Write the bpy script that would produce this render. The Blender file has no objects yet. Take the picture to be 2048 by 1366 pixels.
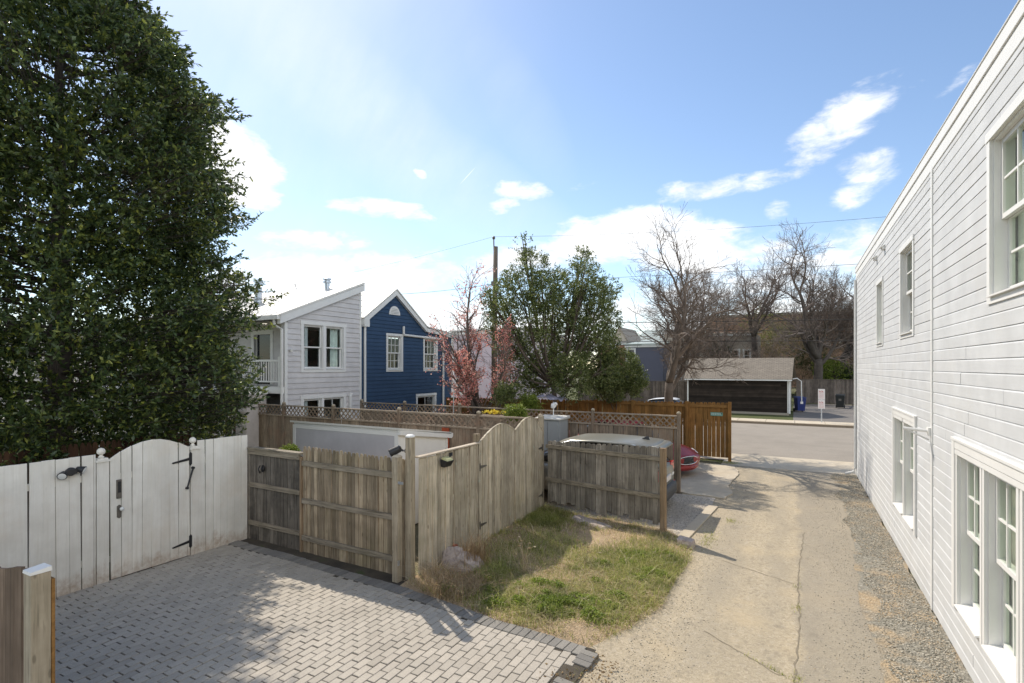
import bpy, math, random
import numpy as np
from mathutils import Vector, Matrix, noise as mnoise

scene = bpy.context.scene
COL = scene.collection
PI = math.pi
# ------------------------------------------------------------------ camera geometry (metres; camera stands at x=y=0)
EYE = 3.3
YAW = math.radians(28.35)
SN, CS = math.sin(YAW), math.cos(YAW)
FPX = 1049.0
HZ = 733.0
FWD = Vector((-SN, CS, 0)); RGT = Vector((CS, SN, 0))

def ground_at(px, py, z=0.0):
    d = (EYE - z) * FPX / (py - HZ)
    p = FWD * d + RGT * ((px - 1024) / FPX * d)
    return Vector((p.x, p.y, z))

def point_at(px, py, d):
    """world point seen at a photo position, d metres ahead"""
    p = FWD * d + RGT * ((px - 1024) / FPX * d)
    return Vector((p.x, p.y, EYE + (HZ - py) / FPX * d))

def lin(r, g, b):
    f = lambda c: (c / 255 / 12.92) if c / 255 <= 0.04045 else ((c / 255 + 0.055) / 1.055) ** 2.4
    return (f(r), f(g), f(b))

# ------------------------------------------------------------------ mesh builder
class MB:
    def __init__(s): s.v = []; s.f = []
    def poly(s, pts):
        i = len(s.v); s.v += [tuple(p) for p in pts]; s.f.append(tuple(range(i, i + len(pts))))
    def hexa(s, p):   # 8 points: bottom 4 ccw, top 4 ccw
        i = len(s.v); s.v += [tuple(q) for q in p]
        for f in ((3, 2, 1, 0), (4, 5, 6, 7), (0, 1, 5, 4), (1, 2, 6, 5), (2, 3, 7, 6), (3, 0, 4, 7)):
            s.f.append(tuple(i + k for k in f))
    def box(s, x0, x1, y0, y1, z0, z1):
        s.hexa([(x0, y0, z0), (x1, y0, z0), (x1, y1, z0), (x0, y1, z0), (x0, y0, z1), (x1, y0, z1), (x1, y1, z1), (x0, y1, z1)])
    def wbox(s, fr, u0, u1, z0, z1, n0, n1):
        """box in a wall's own frame: along the wall, up, outwards"""
        O, u, n = fr
        c = []
        for z in (z0, z1):
            for (a, b) in ((u0, n0), (u1, n0), (u1, n1), (u0, n1)):
                c.append((O[0] + u[0] * a + n[0] * b, O[1] + u[1] * a + n[1] * b, z))
        if u[0] * n[1] - u[1] * n[0] < 0:
            c = c[3::-1] + c[7:3:-1]
        s.hexa(c)
    def wprism(s, fr, pts, n0, n1):
        """outline (along, up) extruded outwards"""
        O, u, n = fr
        W = lambda a, z, b: (O[0] + u[0] * a + n[0] * b, O[1] + u[1] * a + n[1] * b, z)
        i = len(s.v); k = len(pts)
        s.v += [W(a, z, n0) for a, z in pts] + [W(a, z, n1) for a, z in pts]
        s.f.append(tuple(i + q for q in range(k))); s.f.append(tuple(i + k + q for q in reversed(range(k))))
        for q in range(k):
            r = (q + 1) % k
            s.f.append((i + q, i + k + q, i + k + r, i + r))
    def prism_z(s, pts, z0, z1):
        i = len(s.v); k = len(pts)
        s.v += [(p[0], p[1], z0) for p in pts] + [(p[0], p[1], z1) for p in pts]
        s.f.append(tuple(i + q for q in reversed(range(k)))); s.f.append(tuple(i + k + q for q in range(k)))
        for q in range(k):
            r = (q + 1) % k
            s.f.append((i + q, i + r, i + k + r, i + k + q))
    def tube(s, pts, rads, n=6, cap=True):
        i0 = len(s.v); m = len(pts)
        if not hasattr(rads, '__len__'): rads = [rads] * m
        for j in range(m):
            p = Vector(pts[j])
            t = Vector(pts[min(j + 1, m - 1)]) - Vector(pts[max(j - 1, 0)])
            t = t.normalized() if t.length > 1e-9 else Vector((0, 0, 1))
            a = t.cross(Vector((0.31, 0.2, 0.93)) if abs(t.z) < 0.9 else Vector((0.9, 0.31, 0.1))).normalized(); b = t.cross(a)
            for q in range(n):
                w = 2 * PI * q / n
                o = p + (a * math.cos(w) + b * math.sin(w)) * rads[j]
                s.v.append((o.x, o.y, o.z))
        for j in range(m - 1):
            for q in range(n):
                r = (q + 1) % n
                s.f.append((i0 + j * n + q, i0 + j * n + r, i0 + (j + 1) * n + r, i0 + (j + 1) * n + q))
        if cap:
            s.f.append(tuple(i0 + q for q in reversed(range(n)))); s.f.append(tuple(i0 + (m - 1) * n + q for q in range(n)))
    def lathe(s, prof, c, n=16, axis=None):
        ax = Vector(axis).normalized() if axis else Vector((0, 0, 1))
        a = ax.cross(Vector((0, 1, 0)) if abs(ax.y) < 0.9 else Vector((1, 0, 0))).normalized(); b = ax.cross(a)
        i0 = len(s.v); c = Vector(c); m = len(prof)
        for r, h in prof:
            for q in range(n):
                w = 2 * PI * q / n
                o = c + ax * h + (a * math.cos(w) + b * math.sin(w)) * r
                s.v.append((o.x, o.y, o.z))
        for j in range(m - 1):
            for q in range(n):
                r = (q + 1) % n
                s.f.append((i0 + j * n + q, i0 + j * n + r, i0 + (j + 1) * n + r, i0 + (j + 1) * n + q))
        s.f.append(tuple(i0 + q for q in reversed(range(n)))); s.f.append(tuple(i0 + (m - 1) * n + q for q in range(n)))
    def blob(s, c, r, seed=0, amp=0.15, fr=1.5, sub=3, sq=(1, 1, 1)):
        import bmesh
        bm = bmesh.new(); bmesh.ops.create_icosphere(bm, subdivisions=sub, radius=1)
        i = len(s.v)
        for v in bm.verts:
            k = 1 + amp * 2 * mnoise.noise(v.co * fr + Vector((seed * 7.3, seed * 3.1, 0))) + amp * .5 * mnoise.noise(v.co * fr * 3.1 + Vector((seed, 0, 5)))
            s.v.append((c[0] + v.co.x * r * k * sq[0], c[1] + v.co.y * r * k * sq[1], c[2] + v.co.z * r * k * sq[2]))
        for f in bm.faces: s.f.append(tuple(i + v.index for v in f.verts))
        bm.free()

def link_mesh(name, mb, m, parent=None, origin=(0, 0, 0), smooth=False, bevel=0.0, label=None):
    me = bpy.data.meshes.new(name)
    if origin != (0, 0, 0):
        ox, oy, oz = origin
        vs = [(x - ox, y - oy, z - oz) for x, y, z in mb.v]
    else: vs = mb.v
    me.from_pydata(vs, [], mb.f); me.update()
    me.materials.append(m)
    if smooth: me.polygons.foreach_set('use_smooth', [True] * len(me.polygons))
    o = bpy.data.objects.new(name, me); COL.objects.link(o)
    if parent: o.parent = parent
    if bevel:
        b = o.modifiers.new('edge', 'BEVEL'); b.width = bevel; b.segments = 2; b.limit_method = 'ANGLE'; b.angle_limit = math.radians(40)
    if label: o['label'] = label
    return o

def tag(o, label, cat, group=None, kind=None):
    o['label'] = label; o['category'] = cat
    if group: o['group'] = group
    if kind: o['kind'] = kind
    return o

def struct(name, mb, m, **k):
    o = link_mesh(name, mb, m, **k); o['kind'] = 'structure'; return o

class Thing:
    """an Empty at the thing's base that parents its parts; shapes are given in world metres unless local"""
    def __init__(s, name, label, cat, loc=(0, 0, 0), group=None, local=False, rotz=0):
        s.o = bpy.data.objects.new(name, None); COL.objects.link(s.o)
        s.o.location = loc; s.o.rotation_euler = (0, 0, rotz); s.o.empty_display_size = 0.2
        s.org = (0, 0, 0) if local else tuple(loc)
        tag(s.o, label, cat, group)
    def part(s, name, mb, m, parent=None, **k):
        return link_mesh(name, mb, m, parent=parent or s.o, origin=s.org, **k)

def _pieces(mb):
    par = list(range(len(mb.v)))
    def find(i):
        while par[i] != i: par[i] = par[par[i]]; i = par[i]
        return i
    for f in mb.f:
        for q in f[1:]: par[find(f[0])] = find(q)
    groups = {}
    for f in mb.f: groups.setdefault(find(f[0]), []).append(f)
    out = []
    for fs in groups.values():
        ids = sorted({i for f in fs for i in f}); m = {i: k for k, i in enumerate(ids)}; b = MB(); b.v = [mb.v[i] for i in ids]; b.f = [tuple(m[i] for i in f) for f in fs]; out.append(b)
    return out
def _split(s, name, mb, m, parent=None, **k):
    o = None
    for b in _pieces(mb): o = s.part(name, b, m, parent=parent, **k)
    return o
Thing.split = _split

def solo(name, label, cat, mb, m, group=None, **k):
    o = link_mesh(name, mb, m, **k); return tag(o, label, cat, group)

def copy_tree(o, parent=None):
    c = o.copy(); COL.objects.link(c); c.parent = parent
    for ch in list(o.children): copy_tree(ch, c)
    return c

def np_mesh(name, V, F, m, parent=None, origin=(0, 0, 0)):
    """V (n,3) floats, F (k,3 or 4) ints"""
    me = bpy.data.meshes.new(name)
    V = np.asarray(V, dtype=np.float32) - np.array(origin, dtype=np.float32)
    k = F.shape[1]
    me.vertices.add(len(V)); me.vertices.foreach_set('co', V.ravel())
    me.loops.add(F.size); me.loops.foreach_set('vertex_index', F.astype(np.int32).ravel())
    me.polygons.add(len(F)); me.polygons.foreach_set('loop_start', np.arange(0, F.size, k, dtype=np.int32))
    me.polygons.foreach_set('loop_total', np.full(len(F), k, dtype=np.int32))
    me.update(calc_edges=True); me.materials.append(m)
    o = bpy.data.objects.new(name, me); COL.objects.link(o)
    if parent: o.parent = parent
    return o

# ------------------------------------------------------------------ materials
class NT:
    def __init__(s, name):
        s.m = bpy.data.materials.new(name); s.m.use_nodes = True
        s.t = s.m.node_tree; s.t.nodes.clear()
        s.out = s.t.nodes.new('ShaderNodeOutputMaterial')
        s.b = s.n('ShaderNodeBsdfPrincipled'); s.l(s.b.outputs[0], s.out.inputs[0])
    def n(s, t, **k):
        x = s.t.nodes.new(t)
        for a, v in k.items():
            if a in ('props',):
                for p, q in v.items(): setattr(x, p, q)
            else:
                key = a.replace('_', ' ')
                inp = x.inputs[int(a[1:])] if a[0] == 'i' and a[1:].isdigit() else x.inputs[key]
                if hasattr(v, 'is_linked') or hasattr(v, 'links'): s.l(v, inp)
                else: inp.default_value = v
        return x
    def l(s, a, b): s.t.links.new(a, b)
    def coords(s, scale, obj=True):
        tc = s.n('ShaderNodeTexCoord')
        mp = s.n('ShaderNodeMapping'); s.l(tc.outputs['Object'], mp.inputs['Vector']); mp.inputs['Scale'].default_value = scale
        return mp.outputs[0]
    def noise(s, vec, scale, detail=5, rough=.6):
        x = s.n('ShaderNodeTexNoise', Scale=scale, Detail=detail, Roughness=rough); s.l(vec, x.inputs['Vector']); return x.outputs['Fac']
    def ramp(s, fac, stops):
        x = s.n('ShaderNodeValToRGB'); s.l(fac, x.inputs[0]); e = x.color_ramp.elements
        while len(e) < len(stops): e.new(0.5)
        for i, (p, c) in enumerate(stops):
            e[i].position = p; e[i].color = (c, c, c, 1) if not hasattr(c, '__len__') else (*c, 1)
        return x.outputs[0]
    def mix(s, f, a, b, mode='MIX'):
        x = s.n('ShaderNodeMix', props={'data_type': 'RGBA', 'blend_type': mode})
        for v, i in ((f, 0), (a, 6), (b, 7)):
            if hasattr(v, 'links'): s.l(v, x.inputs[i])
            else: x.inputs[i].default_value = v if i == 0 else (*v, 1)
        return x.outputs[2]
    def math(s, op, a, b=0.0, c=0.0):
        x = s.n('ShaderNodeMath', props={'operation': op})
        for i, v in enumerate((a, b, c)):
            if hasattr(v, 'links'): s.l(v, x.inputs[i])
            else: x.inputs[i].default_value = v
        return x.outputs[0]
    def bump(s, h, strength=.3, dist=.01):
        x = s.n('ShaderNodeBump', Strength=strength, Distance=dist); s.l(h, x.inputs['Height']); s.l(x.outputs[0], s.b.inputs['Normal'])
    def island(s):
        return s.n('ShaderNodeNewGeometry').outputs['Random Per Island']
    def color(s, c):
        if hasattr(c, 'links'): s.l(c, s.b.inputs['Base Color'])
        else: s.b.inputs['Base Color'].default_value = (*c, 1)
    def rough(s, r): s.b.inputs['Roughness'].default_value = r
    def spec(s, v): s.b.inputs['Specular IOR Level'].default_value = v

def mix3(a, b, t): return tuple(a[i] * (1 - t) + b[i] * t for i in range(3))
def mul3(a, k): return tuple(min(1, x * k) for x in a)

def plain(name, c, rough=.6, metal=0, var=.08, scale=6, spec=.5, bump=0):
    t = NT(name); v = t.coords((1, 1, 1)); n = t.noise(v, scale, 6)
    t.color(t.ramp(n, [(.25, mul3(c, 1 - var)), (.75, mul3(c, 1 + var))]))
    t.rough(rough); t.b.inputs['Metallic'].default_value = metal; t.spec(spec)
    if bump: t.bump(t.noise(v, scale * 8, 4), bump, .005)
    return t.m

def wood(name, dark, light, axis=2, island=.5, rough=.85, stain=None, stain_amt=.5, grain=28, speck=None, streak=0, splash=None):
    """boards: grain along one axis, every board its own shade, blotches of weather"""
    t = NT(name)
    sc = [grain] * 3; sc[axis] = grain * .05
    v = t.coords(tuple(sc)); v1 = t.coords((1, 1, 1))
    isl = t.island()
    # shift the grain on every board
    off = t.n('ShaderNodeVectorMath', props={'operation': 'ADD'}); t.l(v, off.inputs[0])
    cb = t.n('ShaderNodeCombineXYZ'); t.l(t.math('MULTIPLY', isl, 97.0), cb.inputs[0]); t.l(t.math('MULTIPLY', isl, 41.0), cb.inputs[1]); t.l(t.math('MULTIPLY', isl, 23.0), cb.inputs[2])
    t.l(cb.outputs[0], off.inputs[1])
    g = t.noise(off.outputs[0], 1.0, 8, .65)
    c = t.ramp(g, [(.28, dark), (.5, mix3(dark, light, .6)), (.72, light)])
    if streak:
        s2 = t.n('ShaderNodeVectorMath', props={'operation': 'MULTIPLY'}); t.l(off.outputs[0], s2.inputs[0]); s2.inputs[1].default_value = (1.7, 1.7, 1.7)
        c = t.mix(t.ramp(t.noise(s2.outputs[0], 1.0, 3, .5), [(.56, 0.0), (.66, streak)]), c, mul3(dark, .55))
        kv = t.n('ShaderNodeTexVoronoi', Scale=1.0); k3 = [9.0] * 3; k3[axis] = 3.2; t.l(t.coords(tuple(k3)), kv.inputs['Vector'])
        c = t.mix(t.ramp(kv.outputs['Distance'], [(.07, streak * .9), (.13, 0.0)]), c, mul3(dark, .5))
    bl = t.noise(v1, 2.3, 4)
    c = t.mix(t.ramp(bl, [(.35, .55), (.7, 0.0)]), c, mul3(dark, .8))
    if stain:
        st = t.ramp(t.noise(v1, 1.4, 6, .7), [(.5, 0.0), (.66, stain_amt)])
        c = t.mix(st, c, stain)
    if speck:
        sp = t.ramp(t.noise(v1, 7.0, 8, .75), [(.6, 0.0), (.7, .8)])
        c = t.mix(sp, c, speck)
    if splash:                                              # mud splashed up from the paving, ragged
        sz = t.n('ShaderNodeSeparateXYZ'); t.l(v1, sz.inputs[0]); hh = t.math('MULTIPLY_ADD', t.noise(t.coords((3, 3, .8)), 2.0, 6, .7), -.75, t.math('ADD', sz.outputs[2], .28))
        c = t.mix(t.math('MULTIPLY', t.ramp(hh, [(.02, 1.0), (.2, 0.0)]), t.ramp(t.noise(v1, 13, 6, .7), [(.35, .15), (.65, .85)])), c, splash)
    br = t.math('ADD', t.math('MULTIPLY', isl, island), 1 - island * .5)
    cc = t.n('ShaderNodeCombineColor'); [t.l(br, cc.inputs[i]) for i in range(3)]
    c = t.mix(1.0, c, cc.outputs[0], 'MULTIPLY')
    t.color(c); t.rough(rough); t.spec(.25)
    t.bump(g, .35, .006)
    return t.m

def foliage(name, stops, rough=.5, trans=.25, spec=.4, tcol=None, clump=1.6):
    t = NT(name); isl = t.island()
    c = t.ramp(isl, stops); vv = t.coords((1, 1, 1))
    k = t.ramp(t.noise(vv, clump, 3, .5), [(.32, (.62, .66, .6)), (.5, (1, 1, 1)), (.68, (1.0, 1.0, 1.0))]); c = t.mix(1.0, c, k, 'MULTIPLY')
    c = t.mix(t.ramp(t.noise(vv, clump * 1.9, 3, .5), [(.55, 0.0), (.72, .45)]), c, mul3(stops[-1][1], .75))
    t.color(c); t.rough(rough); t.spec(spec)
    tr = t.n('ShaderNodeBsdfTranslucent')
    if tcol: tr.inputs[0].default_value = (*tcol, 1)
    else: t.l(c, tr.inputs[0])
    mx = t.n('ShaderNodeMixShader'); mx.inputs[0].default_value = trans
    t.l(t.b.outputs[0], mx.inputs[1]); t.l(tr.outputs[0], mx.inputs[2]); t.l(mx.outputs[0], t.out.inputs[0])
    return t.m

def glass(name, tint=(.9, .95, .95), refl=1.0):
    t = NT(name); t.t.nodes.remove(t.b)
    tr = t.n('ShaderNodeBsdfTransparent'); tr.inputs[0].default_value = (*tint, 1)
    gl = t.n('ShaderNodeBsdfGlossy'); gl.inputs['Roughness'].default_value = .02
    ge = t.n('ShaderNodeNewGeometry'); dt = t.n('ShaderNodeVectorMath', props={'operation': 'DOT_PRODUCT'}); t.l(ge.outputs['Incoming'], dt.inputs[0]); t.l(ge.outputs['Normal'], dt.inputs[1])
    ca = t.math('ABSOLUTE', dt.outputs['Value']); fz = t.math('POWER', t.math('SUBTRACT', 1.0, ca), 5.0)
    nz = t.noise(t.coords((1, 1, 1)), 3.0, 2)
    bp = t.n('ShaderNodeBump', Strength=.06, Distance=.02); t.l(nz, bp.inputs['Height']); t.l(bp.outputs[0], gl.inputs['Normal'])
    mx = t.n('ShaderNodeMixShader'); t.l(t.math('MULTIPLY_ADD', fz, .8 * refl, .045), mx.inputs[0])
    t.l(tr.outputs[0], mx.inputs[1]); t.l(gl.outputs[0], mx.inputs[2]); t.l(mx.outputs[0], t.out.inputs[0])
    return t.m

def brickwork(name, c1, c2, mortar, sx, sy, axis='xz', rough=.85, ms=.012, bump=.3):
    t = NT(name); tc = t.n('ShaderNodeTexCoord'); sp = t.n('ShaderNodeSeparateXYZ'); t.l(tc.outputs['Object'], sp.inputs[0])
    cb = t.n('ShaderNodeCombineXYZ')
    if axis == 'xz':
        a = t.math('ADD', sp.outputs[0], sp.outputs[1]); b = sp.outputs[2]
    else: a, b = sp.outputs[0], sp.outputs[1]
    t.l(a, cb.inputs[0]); t.l(b, cb.inputs[1])
    bk = t.n('ShaderNodeTexBrick'); t.l(cb.outputs[0], bk.inputs['Vector'])
    bk.inputs['Color1'].default_value = (*c1, 1); bk.inputs['Color2'].default_value = (*c2, 1); bk.inputs['Mortar'].default_value = (*mortar, 1)
    bk.inputs['Scale'].default_value = 1; bk.inputs['Mortar Size'].default_value = ms; bk.inputs['Brick Width'].default_value = sx; bk.inputs['Row Height'].default_value = sy
    bk.inputs['Bias'].default_value = 0
    n = t.noise(t.coords((1, 1, 1)), 4, 6)
    c = t.mix(t.ramp(n, [(.3, .35), (.7, 0.0)]), bk.outputs['Color'], mul3(c1, .55))
    t.color(c); t.rough(rough); t.bump(bk.outputs['Fac'], -bump, .01)
    return t.m

def aggregate(name, base, dark, light, scale=90, patch=None, patch_amt=.5, patch_scale=.7, rough=.9, bump=.6, dist=.012, soft=.5):
    """stony surface: small stones of several tones, worn patches"""
    t = NT(name); v = t.coords((1, 1, 1))
    vo = t.n('ShaderNodeTexVoronoi', Scale=scale); t.l(v, vo.inputs['Vector'])
    sepc = t.n('ShaderNodeSeparateColor'); t.l(vo.outputs['Color'], sepc.inputs[0])
    c = t.ramp(sepc.outputs[0], [(.0, dark), (.35, base), (.7, base), (1, light)])
    f = t.noise(v, scale * 2.3, 4)
    c = t.mix(soft, c, t.ramp(f, [(.3, mul3(base, .75)), (.7, mul3(base, 1.2))]))
    big = t.noise(v, patch_scale, 7, .62)
    if patch: c = t.mix(t.ramp(big, [(.45, 0.0), (.62, patch_amt)]), c, patch)
    big2 = t.noise(v, patch_scale * 3.7, 5, .6)
    c = t.mix(t.ramp(big2, [(.3, .4), (.55, 0.0)]), c, mul3(base, .7))
    t.color(c); t.rough(rough); t.spec(.2)
    t.bump(t.math('ADD', vo.outputs['Distance'], t.math('MULTIPLY', f, .6)), bump, dist)
    return t.m
SKY_STRENGTH = 0.105; CLOUD_STRENGTH = 0.78; EXPOSURE = 0.78
# ------------------------------------------------------------------ the materials of the place
M = {}
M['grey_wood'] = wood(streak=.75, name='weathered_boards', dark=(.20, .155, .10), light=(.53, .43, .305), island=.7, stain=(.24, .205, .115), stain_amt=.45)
M['dark_panel_wood'] = wood(streak=.75, name='blackened_boards', dark=(.085, .075, .062), light=(.29, .255, .21), island=.5, stain=(.05, .045, .04), stain_amt=.7)  # darker weathered wood for the first panel of the patio fence
M['pale_wood'] = wood(streak=.75, name='silvered_boards', dark=(.33, .28, .205), light=(.74, .65, .51), island=.5, stain=(.40, .34, .22), stain_amt=.4, speck=(.42, .50, .42))
M['pale_cap'] = wood('silvered_rail', (.36, .30, .225), (.72, .62, .49), axis=1, island=.2)
M['dark_wood'] = wood(streak=.75, name='dark_weathered_boards', dark=(.155, .135, .11), light=(.45, .40, .33), island=.6, stain=(.10, .083, .064), stain_amt=.65)
M['grey_rail'] = wood(streak=.75, name='weathered_rail', dark=(.17, .143, .105), light=(.47, .405, .31), axis=0, island=.3, stain=(.20, .175, .11), stain_amt=.4)
M['post_wood'] = wood(streak=.75, name='post_timber', dark=(.27, .225, .16), light=(.60, .515, .39), island=.3, stain=(.31, .275, .19), stain_amt=.4)
M['rust_post'] = wood(streak=.75, name='end_post_timber', dark=(.22, .15, .09), light=(.50, .37, .24), island=.3)
M['lattice_wood'] = wood(streak=.75, name='lattice_boards', dark=(.17, .13, .095), light=(.44, .35, .26), island=.45, stain=(.30, .18, .12), stain_amt=.5)
M['lattice_wood_rail'] = wood('lattice_rail', (.22, .17, .125), (.52, .43, .33), axis=0, island=.3)
M['brown_stain'] = wood(streak=.75, name='brown_stained_boards', dark=(.17, .08, .024), light=(.43, .225, .07), island=.35, stain=(.17, .11, .036), stain_amt=.5)
M['brown_rail'] = wood('brown_stained_rail', (.17, .085, .025), (.40, .22, .075), axis=0, island=.2)
M['dark_brown'] = wood('dark_brown_boards', (.035, .018, .010), (.10, .05, .026), island=.5)
M['far_fence'] = wood(streak=.75, name='old_fence_boards', dark=(.09, .073, .06), light=(.25, .205, .17), island=.6)
M['far_fence_rail'] = wood('old_fence_rail', (.09, .075, .06), (.22, .18, .15), axis=0, island=.3)
M['white_wood'] = wood('white_painted_boards', streak=.10, splash=(.45, .34, .25), dark=(.76, .72, .635), light=(.88, .855, .79), island=.07, stain=(.68, .57, .45), stain_amt=.25, grain=20)
M['white_paint'] = plain('white_paint', (.78, .77, .74), .55, var=.05, scale=3)
M['trim_white'] = plain('white_trim_paint', (.74, .735, .71), .5, var=.04, scale=2.5)
M['siding_white'] = wood('white_siding_paint', (.60, .61, .615), (.655, .665, .67), axis=1, island=.06, rough=.6, grain=10, stain=(.575, .57, .55), stain_amt=.4)
M['siding_grey'] = wood('lavender_grey_siding_paint', (.60, .58, .575), (.68, .66, .65), axis=1, island=.07, rough=.65, grain=8)
M['siding_blue'] = wood('deep_blue_siding_paint', (.032, .066, .128), (.043, .086, .163), axis=1, island=.12, rough=.6, grain=8)
M['siding_black'] = wood('dark_garage_siding', (.012, .009, .007), (.055, .041, .031), axis=0, island=.9, grain=5)
M['metal_roof'] = plain('white_metal_roof', (.66, .645, .60), .45, var=.05, scale=1.2)
M['galv'] = plain('galvanised_steel', (.55, .58, .62), .35, .8, var=.15, scale=9)
M['black_metal'] = plain('black_metal', (.02, .02, .022), .45, var=.2)
M['old_metal'] = plain('tarnished_metal', (.17, .155, .135), .5, .6, var=.25, scale=20)
M['lens'] = plain('lamp_lens', (.75, .76, .74), .15)
M['yellow_lens'] = plain('yellowed_lens', (.52, .50, .24), .3)
M['glass'] = glass('window_glass')
M['white_glass'] = glass('old_window_glass', (.92, .96, .92), .8)
M['curtain'] = plain('pale_curtain', (.76, .77, .71), .9, var=.2, scale=5)
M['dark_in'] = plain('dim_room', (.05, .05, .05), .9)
M['concrete'] = aggregate('concrete', (.56, .49, .38), (.40, .34, .26), (.66, .59, .48), 60, (.47, .39, .28), .5, .9, bump=.25, dist=.004, soft=.7)
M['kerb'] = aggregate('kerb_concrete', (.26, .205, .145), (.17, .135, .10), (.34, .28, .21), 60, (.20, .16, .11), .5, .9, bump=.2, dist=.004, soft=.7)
M['asphalt'] = aggregate('road_asphalt', (.31, .275, .23), (.23, .205, .17), (.39, .35, .295), 45, (.265, .235, .195), .6, .25, bump=.25, dist=.004, soft=.6)
M['drive_asphalt'] = aggregate('driveway_asphalt', (.19, .175, .16), (.13, .12, .11), (.26, .24, .22), 45, (.14, .13, .12), .6, .4, bump=.25, dist=.004, soft=.6)
M['soil'] = aggregate('bare_soil', (.46, .345, .22), (.28, .205, .13), (.60, .48, .34), 40, (.34, .255, .165), .7, 1.1, bump=.7, dist=.02)
M['white_gravel'] = aggregate('white_gravel', (.54, .48, .40), (.33, .285, .23), (.70, .64, .55), 32, (.47, .41, .33), .3, .8, bump=.8, dist=.02, soft=.3)
M['ground'] = aggregate('ground_cover', (.15, .135, .08), (.10, .10, .05), (.24, .21, .13), 12, (.10, .13, .05), .7, .15, bump=.4)
M['paver'] = None
t = NT('grey_pavers'); isl = t.island(); v = t.coords((1, 1, 1))
base = t.ramp(isl, [(0, (.41, .373, .317)), (.25, (.46, .42, .358)), (.6, (.49, .446, .38)), (.85, (.52, .472, .40)), (1, (.43, .392, .335))])
n1 = t.noise(v, 60, 4); c = t.mix(t.ramp(n1, [(.35, .4), (.65, 0.0)]), base, (.29, .262, .222))
n2 = t.noise(v, 1.3, 5); c = t.mix(t.ramp(n2, [(.42, 0.0), (.7, .4)]), c, (.32, .285, .235))
n3 = t.noise(v, 14, 8, .75); c = t.mix(t.ramp(n3, [(.62, 0.0), (.72, .5)]), c, (.13, .12, .10))
t.color(c); t.rough(.88); t.spec(.25); t.bump(n1, .35, .004); M['paver'] = t.m
t = NT('dark_border_pavers'); isl = t.island(); v = t.coords((1, 1, 1))
c = t.ramp(isl, [(0, (.20, .19, .175)), (.5, (.26, .245, .22)), (1, (.32, .30, .265))]); n1 = t.noise(v, 50, 4); c = t.mix(t.ramp(n1, [(.35, .45), (.65, 0.0)]), c, (.14, .132, .12)); t.color(c); t.rough(.88); t.spec(.25); t.bump(n1, .35, .004); M['paver_border'] = t.m
t = NT('paver_joint_sand'); v = t.coords((1, 1, 1)); n1 = t.noise(v, 2.2, 6, .7)
t.color(t.ramp(n1, [(.4, (.05, .042, .032)), (.58, (.085, .07, .05)), (.66, (.06, .075, .028))])); t.rough(.95); M['joint'] = t.m
# worn alley: pale grit over old asphalt, sandier verges
t = NT('worn_alley'); v = t.coords((1, 1, 1))
vo = t.n('ShaderNodeTexVoronoi', Scale=55.0); t.l(v, vo.inputs['Vector']); sc = t.n('ShaderNodeSeparateColor'); t.l(vo.outputs['Color'], sc.inputs[0])
c = t.ramp(sc.outputs[0], [(0, (.24, .20, .145)), (.3, (.42, .355, .25)), (.72, (.48, .405, .285)), (1, (.62, .54, .42))])
vo2 = t.n('ShaderNodeTexVoronoi', Scale=21.0); t.l(v, vo2.inputs['Vector']); sc2 = t.n('ShaderNodeSeparateColor'); t.l(vo2.outputs['Color'], sc2.inputs[0])
c = t.mix(t.ramp(sc2.outputs[1], [(.9, 0.0), (.93, .55)]), c, (.15, .13, .10))
c = t.mix(t.ramp(sc2.outputs[2], [(.93, 0.0), (.95, .5)]), c, (.55, .49, .40))
f = t.noise(v, 140, 4); c = t.mix(.45, c, t.ramp(f, [(.3, (.32, .268, .19)), (.7, (.54, .46, .335))]))
w = t.noise(t.coords((1.6, .35, 1)), 1.1, 7, .65); c = t.mix(t.ramp(w, [(.40, 0.0), (.66, .62)]), c, (.31, .27, .205))
w2 = t.noise(v, .9, 6, .6); c = t.mix(t.ramp(w2, [(.52, 0.0), (.7, .55)]), c, (.52, .42, .275))
tcx = t.n('ShaderNodeTexCoord'); sx = t.n('ShaderNodeSeparateXYZ'); t.l(tcx.outputs['Object'], sx.inputs[0])
xx = t.math('MULTIPLY_ADD', t.noise(v, 1.2, 5), .5, t.math('SUBTRACT', sx.outputs[0], .25))
track = t.math('MULTIPLY', t.ramp(xx, [(.0, 0.0), (.12, 1.0)]), .55)                     # newer grey strip right of the seam
c = t.mix(track, c, (.27, .245, .205))
for x0_, w_ in ((-1.05, .32), (-.28, .26)):                                               # worn wheel tracks
    d_ = t.math('ABSOLUTE', t.math('SUBTRACT', xx, x0_)); c = t.mix(t.math('MULTIPLY', t.ramp(d_, [(.05, 1.0), (w_, 0.0)]), t.ramp(t.noise(v, .8, 5), [(.35, .1), (.65, .5)])), c, (.30, .268, .215))
oil = t.ramp(t.noise(v, 2.1, 3, .5), [(.66, 0.0), (.74, .45)]); c = t.mix(oil, c, (.20, .175, .14))
t.color(c); t.rough(.92); t.spec(.2); t.bump(t.math('ADD', vo.outputs['Distance'], f), .55, .009); M['alley'] = t.m
t = NT('stones'); isl = t.island()
t.color(t.ramp(isl, [(0, (.15, .14, .11)), (.3, (.27, .25, .20)), (.65, (.40, .37, .30)), (.9, (.55, .50, .41)), (1, (.52, .37, .21))])); t.rough(.85); M['stones'] = t.m
t = NT('pale_stones'); isl = t.island()
t.color(t.ramp(isl, [(0, (.30, .26, .21)), (.5, (.50, .45, .38)), (1, (.70, .65, .57))])); t.rough(.85); M['pad_stones'] = t.m
M['gravel_bed'] = aggregate('gravel_bed', (.30, .28, .23), (.15, .14, .115), (.48, .45, .38), 38, (.52, .37, .21), .8, 1.3, bump=.9, dist=.02, soft=.25)
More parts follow.
